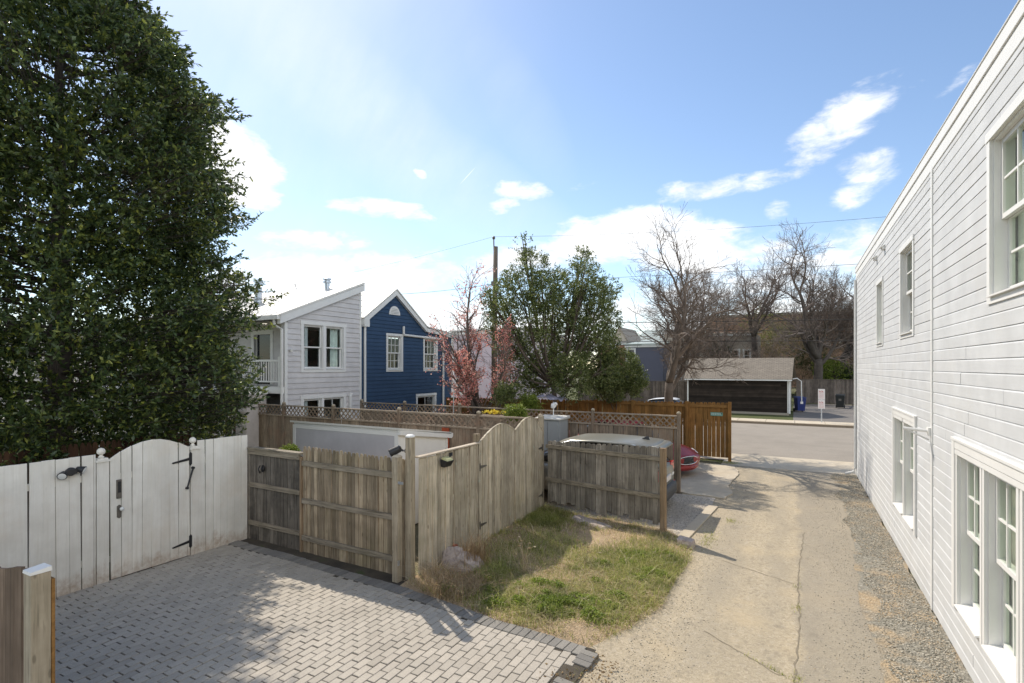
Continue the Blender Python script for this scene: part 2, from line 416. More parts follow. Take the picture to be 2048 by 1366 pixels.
M['shingle'] = brickwork('roof_shingles', (.20, .168, .13), (.27, .228, .178), (.115, .10, .08), .28, .13, 'xy', ms=.012)
M['brick_far'] = brickwork('red_brick', (.33, .16, .09), (.42, .23, .14), (.30, .25, .2), .5, .16, ms=.02)
M['brick_orange'] = brickwork('orange_brick', (.30, .12, .06), (.36, .16, .08), (.33, .27, .22), .25, .08)
M['bark'] = plain('bark', (.13, .10, .078), .95, var=.35, scale=5, bump=.5)
M['bark_dark'] = plain('dark_bark', (.085, .069, .058), .95, var=.35, scale=5, bump=.5)
M['twig'] = plain('twigs', (.16, .122, .095), .95, var=.3, scale=2)
M['twig_dark'] = plain('dark_twigs', (.16, .125, .105), .95, var=.3, scale=2)
M['twig_tan'] = plain('dry_stems', (.30, .22, .14), .95, var=.3, scale=2)
M['holly_leaf'] = foliage('holly_leaves', [(0, (.034, .054, .022)), (.45, (.068, .105, .038)), (.75, (.11, .155, .052)), (.92, (.20, .24, .06)), (1, (.44, .46, .09))], rough=.34, trans=.34, spec=.5)
M['ever_leaf'] = foliage('evergreen_leaves', [(0, (.06, .085, .026)), (.5, (.135, .175, .05)), (.85, (.23, .265, .085)), (1, (.36, .37, .16))], rough=.38, trans=.42, spec=.5)
M['shrub_leaf'] = foliage('shrub_leaves', [(0, (.022, .04, .013)), (.6, (.048, .082, .022)), (1, (.10, .145, .04))], rough=.5, trans=.25)
M['lime_leaf'] = foliage('lime_leaves', [(0, (.10, .15, .025)), (.5, (.19, .26, .04)), (1, (.36, .40, .08))], rough=.5, trans=.35)
M['spring_leaf'] = foliage('spring_leaves', [(0, (.12, .11, .035)), (.5, (.17, .17, .05)), (1, (.24, .26, .08))], rough=.6, trans=.35)
M['pink'] = foliage('pink_blossom', [(0, (.80, .24, .22)), (.5, (.88, .42, .36)), (1, (.85, .58, .48))], rough=.6, trans=.55)
M['yellow_petal'] = foliage('yellow_petals', [(0, (.7, .5, .03)), (1, (.8, .65, .08))], rough=.6)
M['grass'] = foliage('grass_blades', [(0, (.20, .225, .05)), (.5, (.38, .42, .10)), (.85, (.55, .55, .19)), (1, (.70, .62, .34))], rough=.6, trans=.5)
M['clover'] = foliage('clover_leaves', [(0, (.17, .21, .04)), (.5, (.25, .34, .045)), (1, (.40, .47, .10))], rough=.5, trans=.45)
M['straw'] = foliage('straw_blades', [(0, (.50, .37, .21)), (.5, (.72, .57, .37)), (1, (.86, .74, .56))], rough=.8, trans=.4)
M['rust_straw'] = foliage('rusty_straw', [(0, (.28, .18, .09)), (.5, (.45, .31, .17)), (1, (.60, .46, .29))], rough=.8, trans=.2)
M['rock'] = aggregate('pink_rock', (.46, .385, .35), (.30, .24, .215), (.66, .58, .53), 18, (.60, .52, .48), .6, 3, bump=.8, dist=.02)
M['redbrick'] = plain('old_red_brick', (.32, .10, .055), .9, var=.4, scale=12, bump=.5)
M['tar'] = plain('tar', (.02, .02, .02), .8)
M['red_paint'] = plain('red_stained_board', (.30, .055, .018), .8, var=.25)
M['shed_grey'] = plain('grey_shed_panel', (.47, .455, .47), .7, var=.12, scale=2.2)
M['cabinet'] = plain('cabinet_plastic', (.33, .345, .35), .55, var=.05)
M['cabinet_top'] = plain('cabinet_lid', (.62, .60, .55), .6, var=.1)
M['bin_blue'] = plain('blue_bin_plastic', (.016, .03, .15), .45, var=.1)
M['bin_black'] = plain('black_bin_plastic', (.013, .016, .015), .45, var=.1)
M['sign_white'] = plain('sign_white', (.74, .70, .68), .5, var=.03)
M['sign_red'] = plain('sign_red', (.5, .08, .07), .6)
M['sign_teal'] = plain('sign_teal', (.16, .36, .30), .5, var=.1)
M['sign_green'] = plain('sign_dark_green', (.03, .09, .05), .5)
M['suv_paint'] = plain('dusty_olive_paint', (.27, .262, .22), .3, .35, var=.1, scale=30)
M['red_car'] = plain('red_car_paint', (.30, .03, .03), .28, .25, var=.06, scale=2)
M['white_car'] = plain('white_car_paint', (.72, .72, .72), .3, var=.03)
M['silver_car'] = plain('silver_car_paint', (.42, .43, .44), .3, .4, var=.03)
M['car_glass'] = plain('tinted_glass', (.02, .024, .028), .06, var=.1)
M['chrome'] = plain('chrome', (.75, .75, .75), .12, 1.0, var=.03)
M['rubber'] = plain('rubber', (.02, .02, .02), .8)
M['plastic_grey'] = plain('dark_bumper_plastic', (.06, .06, .06), .6)
M['tail_red'] = plain('tail_lamp_red', (.5, .018, .012), .15)
M['head_lens'] = plain('head_lamp_lens', (.7, .72, .74), .1)
M['house_lav'] = plain('lavender_render', (.50, .43, .46), .8, var=.1, scale=.6)
M['house_slate'] = plain('slate_blue_render', (.115, .12, .16), .8, var=.1, scale=.6)
M['house_beige'] = plain('beige_render', (.46, .41, .34), .8, var=.12, scale=.6)
M['house_tan'] = plain('tan_render', (.33, .29, .235), .8, var=.15, scale=.5)
M['pink_wall'] = wood('pale_pink_siding', (.55, .50, .47), (.63, .58, .55), axis=0, island=.08, grain=8)
M['green_roof'] = plain('grey_green_metal_roof', (.33, .37, .33), .5, var=.12, scale=1.5)
M['tarp'] = plain('lilac_tarp', (.36, .35, .45), .7, var=.1)
M['cable'] = plain('cable', (.03, .026, .024), .7)
M['brown_board'] = wood('old_brown_boards', (.11, .075, .05), (.30, .22, .16), island=.4)
M['pole'] = wood('pole_timber', (.08, .065, .05), (.22, .18, .14), island=.1)
M['lawn'] = aggregate('lawn_grass', (.075, .09, .03), (.045, .055, .02), (.15, .16, .07), 14, (.12, .11, .05), .6, .4, bump=.6)
M['litter'] = foliage('dry_leaves', [(0, (.16, .09, .04)), (1, (.36, .25, .12))], rough=.8, trans=.1)

# ------------------------------------------------------------------ ground, alley, street
def sheet(name, pts, z, m, th=None):
    b = MB()
    if th: b.prism_z(pts, z - th, z)
    else: b.poly([(p[0], p[1], z) for p in pts])
    return struct(name, b, m)
def wobble(pts, step, amp, seed):
    r = random.Random(seed); out = []
    k = len(pts)
    for i in range(k):
        a = Vector(pts[i]); c = Vector(pts[(i + 1) % k]); L = (c - a).length; n = max(1, int(L / step)); nn = Vector((-(c - a).y, (c - a).x)).normalized()
        for j in range(n):
            o = 0 if j == 0 else amp * 2 * mnoise.noise(Vector((j * .7, i * 3.1, seed)))
            q = a + (c - a) * (j / n) + nn * (o + r.uniform(-amp, amp) * .3); out.append((q.x, q.y))
    return out

sheet('ground', [(-400, -60), (400, -60), (400, 700), (-400, 700)], -.03, M['ground'])
sheet('alley', [(-3.2, -4), (1.1, -4), (1.1, 18.95), (-2.4, 18.95)], .0, M['alley'])
sheet('sidewalk', [(-60, 19.85), (-2.2, 19.85), (-2.2, 18.9), (14, 18.9), (14, 21.45), (-60, 21.45)], .006, M['concrete'])
sheet('road', [(-120, 21.4), (120, 21.4), (120, 33.3), (-120, 33.3)], .002, M['asphalt'])
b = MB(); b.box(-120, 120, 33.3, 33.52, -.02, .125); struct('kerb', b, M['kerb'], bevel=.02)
b = MB()
x = -60
while x < 60:
    b.box(x, x + 1.48, 33.525, 35.1, -.02, .13); x += 1.5
struct('far_sidewalk', b, M['concrete'], bevel=.008)
sheet('lawn', [(-60, 35.1), (60, 35.1), (60, 75), (-60, 75)], .09, M['lawn'])
sheet('driveway', [(-.1, 35.1), (9, 35.1), (9, 52), (2.3, 52), (-.1, 50.5)], .1, M['drive_asphalt'])
# parking pads between the fences
sheet('white_gravel_pad', wobble([(-8.2, 10.75), (-1.9, 10.35), (-1.72, 13.2), (-1.75, 14.0), (-8.2, 14.0)], .3, .03, 3), .008, M['white_gravel'])
b = MB(); b.hexa([(-2.02, 10.2, -.02), (-1.80, 10.18, -.02), (-1.58, 13.15, -.02), (-1.80, 13.17, -.02), (-2.02, 10.2, .03), (-1.80, 10.18, .03), (-1.58, 13.15, .03), (-1.80, 13.17, .03)])
struct('edging_kerb', b, M['concrete'], bevel=.01)
b = MB(); b.prism_z(wobble([(-8.2, 14.2), (-2.9, 14.15), (-1.55, 13.95), (-1.42, 14.6), (-1.62, 15.6), (-1.5, 17.4), (-1.75, 18.7), (-8.2, 18.9)], .25, .035, 5), -.03, .03)
struct('concrete_pad', b, M['concrete'])
# gravel along the white building: a bed and thousands of stones
sheet('gravel_strip', wobble([(.92, -4), (1.64, -4), (1.64, 18.88), (1.05, 18.88), (1.0, 12), (.8, 8)], .35, .06, 8), .006, M['gravel_bed'])
rs = np.random.RandomState(4)
def stones(name, P, rmin, rmax, m, kind_label):
    n = len(P)
    base = np.array([(1, 0, 0), (-1, 0, 0), (0, 1, 0), (0, -1, 0), (0, 0, 1), (0, 0, -1)], float)
    Fo = np.array([(0, 2, 4), (2, 1, 4), (1, 3, 4), (3, 0, 4), (2, 0, 5), (1, 2, 5), (3, 1, 5), (0, 3, 5)])
    r = rs.uniform(rmin, rmax, (n, 1, 1)) * rs.uniform(.6, 1.3, (n, 6, 1))
    a = rs.uniform(0, 2 * PI, n); ca, sa = np.cos(a), np.sin(a)
    V = base[None] * r * np.array([1, 1, .6])
    X = V[:, :, 0] * ca[:, None] - V[:, :, 1] * sa[:, None]; Y = V[:, :, 0] * sa[:, None] + V[:, :, 1] * ca[:, None]
    V = np.stack([X, Y, V[:, :, 2]], 2) + P[:, None, :]
    F = (Fo[None] + (np.arange(n) * 6)[:, None, None]).reshape(-1, 3)
    o = np_mesh(name, V.reshape(-1, 3), F, m); tag(o, kind_label, 'gravel', kind='stuff'); return o
n = 26000
Y = 4 + 15 * rs.rand(n) ** 1.5
X = 1.62 - .66 * rs.rand(n) ** 1.15 + (Y - 8) * .004 + .05 * np.sin(Y * 2.3) + .04 * np.sin(Y * 5.1)
keep = ~((rs.rand(n) < .75) & (np.sin(Y * 1.9) + np.sin(Y * .77 + 1) > .9) & (X < 1.3))
P = np.stack([X, Y, np.full(n, .008)], 1)[keep]
stones('gravel', P, .006, .017, M['stones'], 'grey gravel strip along the foot of the white building')
n = 5200
Y = 4.5 + 12 * rs.rand(n) ** 1.4; X = np.where(rs.rand(n) < .5, .92 - np.abs(rs.randn(n)) * .35, -1.75 + np.abs(rs.randn(n)) * .45)
stones('loose_grit', np.stack([X, Y, np.full(n, .002)], 1), .004, .011, M['stones'], 'loose grit scattered over the worn alley')
n = 5000
stones('pad_gravel', np.stack([rs.uniform(-4.6, -1.85, n), rs.uniform(10.5, 13.9, n), np.full(n, .01)], 1), .007, .018, M['pad_stones'], 'pale loose gravel on the pad behind the SUV')
# seams in the alley
def crack(pts, w, seed):
    r = random.Random(seed); b = MB(); L = []; R = []
    for i in range(len(pts) - 1):
        a = Vector(pts[i]); c = Vector(pts[i + 1]); n = max(2, int((c - a).length / .06)); d = (c - a).normalized(); nn = Vector((-d.y, d.x))
        for j in range(n):
            q = a + (c - a) * (j / n) + nn * (.03 * mnoise.noise(Vector((j * .35 + i * 9, seed, 0))))
            ww = w * (.35 + .9 * abs(mnoise.noise(Vector((j * .22, seed * 2.1, i)))))
            L.append(q + nn * ww); R.append(q - nn * ww)
    for j in range(len(L) - 1):
        b.poly([(R[j].x, R[j].y, .004), (R[j + 1].x, R[j + 1].y, .004), (L[j + 1].x, L[j + 1].y, .004), (L[j].x, L[j].y, .004)])
    return b
M['crack'] = plain('crack_dirt', (.23, .195, .14), .95, var=.3, scale=8)
bb = MB()
for k, (pts, w) in enumerate([([(.02, 4.4), (-.02, 6), (.05, 7.5), (.04, 9.4), (.16, 12)], .015), ([(-1.0, 6.9), (-.1, 6.25)], .009), ([(-1.1, 9.55), (.04, 9.0)], .008),
                              ([(.12, 11.2), (.5, 10.6), (.6, 9.8)], .005), ([(-.05, 6.1), (.5, 5.7)], .006)]):
    c = crack(pts, w, k + 2); i = len(bb.v); bb.v += c.v; bb.f += [tuple(i + q for q in f) for f in c.f]
struct('alley_cracks', bb, M['crack'])

# ------------------------------------------------------------------ brick patio, every paver a block
edge = [(-9.3, 6.22), (-7.9, 6.2), (-5.3, 6.08), (-4.3, 5.98), (-3.43, 5.86), (-2.7, 5.84), (-2.15, 5.78)]
def edge_y(x):
    for (a, b_), (c, d) in zip(edge, edge[1:]):
        if a <= x <= c: return b_ + (d - b_) * (x - a) / (c - a)
    return edge[-1][1]
rnd = random.Random(11); pv = MB(); pb = MB()
def paver(b, cx, cy, lx, ly, ang, z):
    z += .012 * mnoise.noise(Vector((cx * .9, cy * .9, 4))) + .004 * mnoise.noise(Vector((cx * 4, cy * 4, 8)))
    ca, sa = math.cos(ang), math.sin(ang); t1, t2 = rnd.uniform(-.002, .002), rnd.uniform(-.002, .002)
    def q(x, y, zz): return (cx + x * ca - y * sa, cy + x * sa + y * ca, zz + x * t1 * 8 + y * t2 * 8)
    hx, hy, e = lx / 2, ly / 2, .004
    i = len(b.v)
    b.v += [q(-hx, -hy, -.03), q(hx, -hy, -.03), q(hx, hy, -.03), q(-hx, hy, -.03), q(-hx, -hy, z - e), q(hx, -hy, z - e), q(hx, hy, z - e), q(-hx, hy, z - e),
            q(-hx + e, -hy + e, z), q(hx - e, -hy + e, z), q(hx - e, hy - e, z), q(-hx + e, hy - e, z)]
    for f in ((0, 1, 5, 4), (1, 2, 6, 5), (2, 3, 7, 6), (3, 0, 4, 7), (4, 5, 9, 8), (5, 6, 10, 9), (6, 7, 11, 10), (7, 4, 8, 11), (8, 9, 10, 11)): b.f.append(tuple(i + k for k in f))
x = -9.15; k = 0
while x < -2.1:
    y = -2 + (k % 2) * .105 + rnd.uniform(-.006, .006)
    top = edge_y(x) - .206
    while y < top - .05:
        L = min(.204, top - y)
        if not (x > -2.27 and 4.75 < y < 5.15 and rnd.random() < .85):
            paver(pv, x + rnd.uniform(-.0015, .0015), y + L / 2, .0985, L - .006, rnd.uniform(-.008, .008), .035 + rnd.uniform(-.0025, .0025))
        y += .21
    x += .1055; k += 1
x = -9.15
while x < -2.15:                                             # soldier course along the planting
    yy = edge_y(x); sl = math.atan2(edge_y(x + .1) - edge_y(x - .1), .2)
    paver(pb, x, yy - .1, .0985, .2, sl, .04 + rnd.uniform(-.003, .003)); x += .1055
y = 5.6
for k in range(3): paver(pb, -2.06 + rnd.uniform(-.01, .01), 5.66 - k * .108, .2, .0985, -.12 + rnd.uniform(-.02, .02), .045)
for k in range(3): paver(pb, -2.1, 5.02 - k * .108, .2, .0985, -.1, .042)
struct('brick_patio', pv, M['paver']); struct('patio_border', pb, M['paver_border'])
sheet('corner_soil', [(-2.38, 4.3), (-2.02, 4.3), (-2.0, 5.6), (-2.3, 5.5)], .028, M['joint'])
sheet('patio_bed', [(-9.3, -2.1), (-2.02, -2.1), (-2.02, 5.8), (-3.4, 5.88), (-5.12, 6.1), (-5.12, 6.55), (-9.3, 6.55)], .024, M['joint'])

# ------------------------------------------------------------------ planting plot: soil with mounds
plot = [(-5.15, 6.15), (-4.3, 6.02), (-3.43, 5.9), (-2.7, 5.87), (-2.1, 5.85), (-1.85, 6.4), (-1.62, 7.3), (-1.62, 8.3), (-1.55, 9.4), (-1.7, 10.25), (-2.2, 10.6), (-5.1, 11.1)]
def inside(p, poly):
    x, y = p; c = False; k = len(poly)
    for i in range(k):
        (x1, y1), (x2, y2) = poly[i], poly[(i + 1) % k]
        if (y1 > y) != (y2 > y) and x < (x2 - x1) * (y - y1) / (y2 - y1) + x1: c = not c
    return c
def plot_z(x, y):
    xr = np.interp(y, [5.85, 6.4, 7.3, 8.3, 9.4, 10.25], [-2.08, -1.86, -1.66, -1.62, -1.58, -1.7]); nz_ = .10 * mnoise.noise(Vector((x * 2.2, y * 2.2, 9))) + .05 * mnoise.noise(Vector((x * 7, y * 7, 3)))
    e = min(1, max(-.3, min((xr - x + nz_) * 1.7, (y - 5.88 + (x + 5.2) * .06) * 2.2)))
    return -.004 + e * (.055 + .05 * mnoise.noise(Vector((x * 1.1, y * 1.1, 2))) + .02 * mnoise.noise(Vector((x * 4, y * 4, 7))))
b = MB(); N = 70; x0, x1, y0, y1 = -5.2, -1.4, 5.75, 11.15; idx = {}
for i in range(N + 1):
    for j in range(N + 1):
        x = x0 + (x1 - x0) * i / N; y = y0 + (y1 - y0) * j / N; idx[i, j] = len(b.v); b.v.append((x, y, plot_z(x, y)))
for i in range(N):
    for j in range(N):
        x = x0 + (x1 - x0) * (i + .5) / N; y = y0 + (y1 - y0) * (j + .5) / N
        if y < 10.0 or inside((x, y), plot): b.f.append((idx[i, j], idx[i + 1, j], idx[i + 1, j + 1], idx[i, j + 1]))
struct('soil_plot', b, M['soil'], smooth=True)

def blades(name, P, h, w, m, lean=.5, label=None, cat='grass', curl=.4, kind='stuff', parent=None, origin=(0, 0, 0)):
    """bent grass blades: two triangles each"""
    n = len(P); az = rs.uniform(0, 2 * PI, n); d = np.stack([np.cos(az), np.sin(az)], 1)
    hh = h * rs.uniform(.5, 1.3, n); ln = hh * lean * rs.uniform(.2, 1.6, n); s = np.stack([-d[:, 1], d[:, 0]], 1) * (w * rs.uniform(.6, 1.3, n))[:, None]
    V = np.zeros((n, 5, 3)); V[:, :, :] = P[:, None, :]
    V[:, 0, :2] -= s; V[:, 1, :2] += s; md = d * (ln * .42)[:, None]
    V[:, 2, :2] += md + s * .75; V[:, 3, :2] += md - s * .75; V[:, 2:4, 2] += (hh * .68)[:, None]
    V[:, 4, :2] += d * (ln * (1 + curl))[:, None]; V[:, 4, 2] += hh * (1 - curl * .3)
    F = np.array([(0, 1, 2), (0, 2, 3), (3, 2, 4)])[None] + (np.arange(n) * 5)[:, None, None]
    o = np_mesh(name, V.reshape(-1, 3), F.reshape(-1, 3), m, parent, origin)
    if label: tag(o, label, cat, kind=kind)
    return o
def scatter(n, f, poly=plot, zf=plot_z, box=(-5.2, -1.5, 5.8, 11.15)):
    out = []
    while len(out) < n:
        x = rs.uniform(box[0], box[1]); y = rs.uniform(box[2], box[3])
        if inside((x, y), poly) and rs.rand() < f(x, y): out.append((x, y, zf(x, y) - .005))
    return np.array(out)
g2 = lambda x, y, cx, cy, r: math.exp(-((x - cx) ** 2 + (y - cy) ** 2) / (r * r))
nz = lambda x, y, s, k: .5 + .5 * mnoise.noise(Vector((x * s, y * s, k)))
def green_d(x, y): return min(1, (1.0 * g2(x, y, -2.25, 8.5, .95) + .7 * g2(x, y, -2.7, 6.7, .7) + .5 * g2(x, y, -3.4, 6.4, .5) + .8 * g2(x, y, -4.7, 10.2, .6) + .5 * g2(x, y, -3.9, 8.7, .6) + .4 * g2(x, y, -4.6, 7.2, .7) + .6 * g2(x, y, -2.1, 7.2, .4) + .06 + (.25 if nz(x, y, 2.5, 4) > .6 else 0)))
def bare(x, y): return 1 - .97 * min(1, g2(x, y, -3.3, 9.5, .75) + g2(x, y, -2.35, 6.1, .42))
blades('grass', scatter(34000, lambda x, y: green_d(x, y) * bare(x, y)), .085, .0035, M['grass'], .8, 'patchy green grass on the plot beside the alley')
blades('tall_grass', scatter(1500, lambda x, y: green_d(x, y) * bare(x, y) * (.2 + nz(x, y, 3, 8))), .19, .003, M['grass'], .8, 'longer grass stems rising over the plot')
blades('dry_stems', scatter(900, lambda x, y: bare(x, y) * nz(x, y, 2, 5)), .2, .0022, M['straw'], 1.3, 'long dry stems lying over the plot')
blades('dry_grass', scatter(26000, lambda x, y: bare(x, y) * min(1, .12 + .8 * g2(x, y, -3.0, 7.3, 1.0) + .55 * g2(x, y, -4.5, 6.8, .8) + .4 * g2(x, y, -1.9, 7.7, .5) + .4 * g2(x, y, -2.6, 10.1, .6))), .06, .003, M['straw'], 1.9, 'flattened straw coloured dead grass on the plot')

def leaf_mesh(name, C, A, L, W, m, parent=None, origin=(0, 0, 0), droop=.25, flat=.0):
    """one folded four-cornered leaf at each point C along direction A"""
    n = len(C); A = A / np.linalg.norm(A, axis=1, keepdims=True)
    r = rs.randn(n, 3); r[:, 2] += flat * 2
    S = np.cross(A, r); S /= np.linalg.norm(S, axis=1, keepdims=True) + 1e-9
    Nn = np.cross(S, A); L = (L * rs.uniform(.65, 1.25, n))[:, None]; W = (W * rs.uniform(.7, 1.2, n))[:, None]
    V = np.zeros((n, 4, 3)); V[:, 0] = C
    V[:, 1] = C + A * L * .5 - S * W * .5 + Nn * W * .12; V[:, 3] = C + A * L * .5 + S * W * .5 + Nn * W * .12
    V[:, 2] = C + A * L - Nn * L * droop * .4
    F = np.array([(0, 1, 2), (0, 2, 3)])[None] + (np.arange(n) * 4)[:, None, None]
    return np_mesh(name, V.reshape(-1, 3), F.reshape(-1, 3), m, parent, origin)
def rand_dirs(n, up=0.0):
    d = rs.randn(n, 3); d[:, 2] = d[:, 2] + up; return d / np.linalg.norm(d, axis=1, keepdims=True)
def clover(name, spots, label):
    C = []
    for (x, y, r, n) in spots:
        a = rs.uniform(0, 2 * PI, n); q = r * np.sqrt(rs.rand(n)) * np.array([1 + .9 * mnoise.noise(Vector((math.cos(w_) * 1.6, math.sin(w_) * 1.6, x * 9))) for w_ in a]) * (1 + .35 * np.abs(rs.randn(n)) * (rs.rand(n) < .3)); xx = x + q * np.cos(a) * 1.25; yy = y + q * np.sin(a) * .8
        z = np.array([plot_z(p, s) for p, s in zip(xx, yy)]) + .10 * np.clip(1 - (q / r) ** 2, .05, 1) * rs.uniform(.3, 1.1, n)
        C.append(np.stack([xx, yy, z], 1))
    C = np.concatenate(C); C = C[np.array([mnoise.noise(Vector((p[0] * 7, p[1] * 7, 1))) > -.25 for p in C])]; o = leaf_mesh(name, C, rand_dirs(len(C), .35), .032, .022, M['clover'], flat=1.2); tag(o, label, 'clover', kind='stuff')
clover('clover', [(-2.75, 6.62, .34, 5200), (-2.35, 6.5, .2, 1300), (-3.3, 6.35, .18, 900), (-3.05, 7.05, .16, 700), (-3.85, 6.45, .16, 700), (-2.2, 6.9, .14, 500), (-2.9, 6.3, .14, 600), (-3.5, 6.75, .12, 400), (-2.1, 8.0, .2, 500), (-2.45, 8.5, .22, 500), (-3.1, 6.75, .1, 300), (-4.0, 6.75, .12, 300), (-2.6, 7.5, .1, 250), (-4.4, 6.25, .15, 350), (-2.55, 6.85, .3, 2600), (-3.0, 6.5, .3, 2200), (-2.2, 7.2, .2, 900), (-3.3, 7.0, .2, 800), (-1.95, 8.3, .25, 900), (-2.4, 8.9, .3, 1200), (-2.0, 9.2, .2, 600), (-2.7, 8.2, .2, 600), (-3.6, 6.2, .2, 700)], 'bright green clover mounds at the front of the plot')
o = blades('verge_grass', np.array([(x, y, .0) for x, y in [(-1.45 + rs.randn() * .07, 10.6 + rs.randn() * .3) for _ in range(220)] + [(-1.2 + rs.randn() * .07, 12.05 + rs.randn() * .1) for _ in range(90)] +
    [(-2.2 + rs.rand() * -1.5, 19.45 + rs.randn() * .06) for _ in range(900)] + [(-1.95 + rs.randn() * .2, 19.3 + rs.randn() * .12) for _ in range(500)] + [(.03 + rs.randn() * .03, y_) for y_ in rs.choice([6.3, 8.1, 8.9], 70) + rs.randn(70) * .06] +
    [(-.5 + t_ * .5 + rs.randn() * .01, 6.55 - .33 * t_ + rs.randn() * .01) for t_ in rs.rand(50)] + [(-2.05 + rs.randn() * .03, 4.6 + 1.1 * rs.rand()) for _ in range(200)]]), .04, .003, M['grass'], .9, 'small tufts of grass in the alley seams and pad edges')
C = np.stack([rs.uniform(-2.4, -1.7, 420), rs.uniform(4.5, 5.7, 420), rs.uniform(.02, .05, 420)], 1)
keep = (C[:, 0] > -2.0) | ((C[:, 1] > 4.7) & (C[:, 1] < 5.25))
o = leaf_mesh('leaf_litter', C[keep], rand_dirs(keep.sum(), 0) * np.array([1, 1, .25]), .035, .02, M['litter']); tag(o, 'brown leaf litter by the broken corner of the patio', 'leaf litter', kind='stuff')
for k, (px, py, s) in enumerate([(1470, 3, 0)][:0]): pass
# ------------------------------------------------------------------ fences
def frame2(A, B, flip=False):
    A = Vector(A); B = Vector(B); u = (B - A).normalized(); n = Vector((u.y, -u.x))
    if flip: n = -n
    return (A, u, n), (B - A).length
def board(b, fr, u0, u1, z0, zl, zr, n0, n1, top='flat', r=random):
    w = u1 - u0; c = (u0 + u1) / 2
    if top == 'flat': pts = [(u0, z0), (u1, z0), (u1, zr), (u0, zl)]
    elif top == 'dog': pts = [(u0, z0), (u1, z0), (u1, zr - w * .35), (u1 - w * .12, zr - w * .1), (u1 - w * .32, zr), (u0 + w * .32, zl), (u0 + w * .12, zl - w * .1), (u0, zl - w * .35)]
    elif top == 'point': pts = [(u0, z0), (u1, z0), (u1, zr - w * 1.0), (u1 - w * .22, zr - w * .15), (c + w * .12, zr), (c - w * .12, zr), (u0 + w * .22, zl - w * .15), (u0, zl - w * 1.0)]
    t = r.uniform(-.008, .008)
    pts = [(a + t * (z - z0), z) for a, z in pts]
    b.wprism(fr, pts, n0, n1)
def pickets(b, fr, u0, u1, z0, zt, bw, gap, n0, n1, top='flat', seed=0, dz=.008, dn=.004, bottom=0.0, skip=0):
    r = random.Random(seed); u = u0
    while u < u1 - .02:
        w = min(bw * r.uniform(.93, 1.05), u1 - u)
        f = zt if callable(zt) else (lambda q: zt)
        j = r.uniform(-dz, dz); k = r.uniform(-dn, dn)
        if r.random() >= skip:
            board(b, fr, u, u + w - gap * r.uniform(.4, 1.6), z0 + r.uniform(0, bottom), f(u) + j, f(u + w) + j, n0 + k, n1 + k, top, r)
        u += w
def post(b, x, y, z0, z1, s, cap=None):
    b.box(x - s / 2, x + s / 2, y - s / 2, y + s / 2, z0, z1)
def lattice(b, fr, u0, u1, z0, z1, n, step=.115, w=.036):
    h = z1 - z0
    for k, sgn in ((0, 1), (1, -1)):
        c = u0 - h
        while c < u1 + h:
            # line u = c + sgn*(z - z0)
            if sgn > 0: za, zb = max(z0, z0 + (u0 - c)), min(z1, z0 + (u1 - c))
            else: za, zb = max(z0, z0 + (c - u1)), min(z1, z0 + (c - u0))
            if zb - za > .015:
                ua, ub = c + sgn * (za - z0), c + sgn * (zb - z0)
                pts = [(ua - w / 2 * 1.41, za), (ua + w / 2 * 1.41, za), (ub + w / 2 * 1.41, zb), (ub - w / 2 * 1.41, zb)]
                b.wprism(fr, pts, n + k * .009, n + k * .009 + .008)
            c += step * 1.41
XF = -9.2        # white fence line
# white fence with arched gate (boards face the alley)
fr, L = frame2((XF, 1.2), (XF, 6.42))     # u = Y - 1.2 ; normal +X
W = Thing('white_fence', 'tall white painted board fence with an arched gate, along the brick patio', 'fence', (XF, 3.8, 0))
b = MB(); pickets(b, fr, 0, 2.745, .02, lambda u: 1.985, .152, .007, 0, .022, seed=2, dz=.004); W.part('panel', b, M['white_wood'], bevel=.003)
b = MB(); pickets(b, fr, 4.27, 5.2, .0, lambda u: 2.01 - .012 * (u - 4.2), .134, .005, 0, .022, seed=3, dz=.004); W.part('panel', b, M['white_wood'], bevel=.003)
b = MB()
for z in (.35, 1.6):
    for (a, c) in ((0, 2.745), (4.27, 5.2)): b.wbox(fr, a, c, z, z + .09, -.05, -.002)
W.split('rail', b, M['white_wood'])
for (a, c, s) in ((2.75, 2.91, 0), (4.135, 4.265, 1)):
    b = MB(); b.wbox(fr, a, c, 0, 1.86, -.10, .028); p = W.part('post', b, M['white_wood'], bevel=.004)
    b = MB(); b.wbox(fr, a - .02, c + .02, 1.862, 1.89, -.12, .05); b.wbox(fr, a + .01, c - .01, 1.89, 1.915, -.09, .02)
    cx = XF - .036; cy = 1.2 + (a + c) / 2
    b.lathe([(.032, 1.915), (.04, 1.935), (.022, 1.95), (.022, 1.965), (.048, 1.985), (.056, 2.01), (.05, 2.04), (.03, 2.062), (.005, 2.07)], (cx, cy, 0), 14)
    W.part('finial', b, M['white_wood'], parent=p)
b = MB()
def arch(u):
    t = (u - 2.935) / 1.19; t = min(1, max(0, t)); return 1.86 + .25 * math.sin(PI * (t * .94 + .03)) ** .85 + .01 * t
pickets(b, fr, 2.935, 4.125, .05, arch, .146, .005, .002, .024, seed=5, dz=0)
gate = W.part('gate', b, M['white_wood'], bevel=.003)
b = MB()
for z in (.3, 1.55): b.wbox(fr, 2.945, 4.12, z, z + .09, -.05, -.001)
W.split('gate_rail', b, M['white_wood'], parent=gate)
b = MB(); b.wbox(fr, 3.0, 3.07, 1.27, 1.56, .026, .05); W.part('keypad', b, M['old_metal'], parent=gate, bevel=.006)
b = MB(); b.wbox(fr, 3.015, 3.055, 1.36, 1.53, .0505, .054); W.part('keypad_cover', b, M['black_metal'], parent=gate)
b = MB(); b.wprism(fr, [(3.01, .98), (3.04, .96), (3.07, .98), (3.07, 1.15), (3.04, 1.17), (3.01, 1.15)], .026, .036); W.part('knob_plate', b, M['old_metal'], parent=gate)
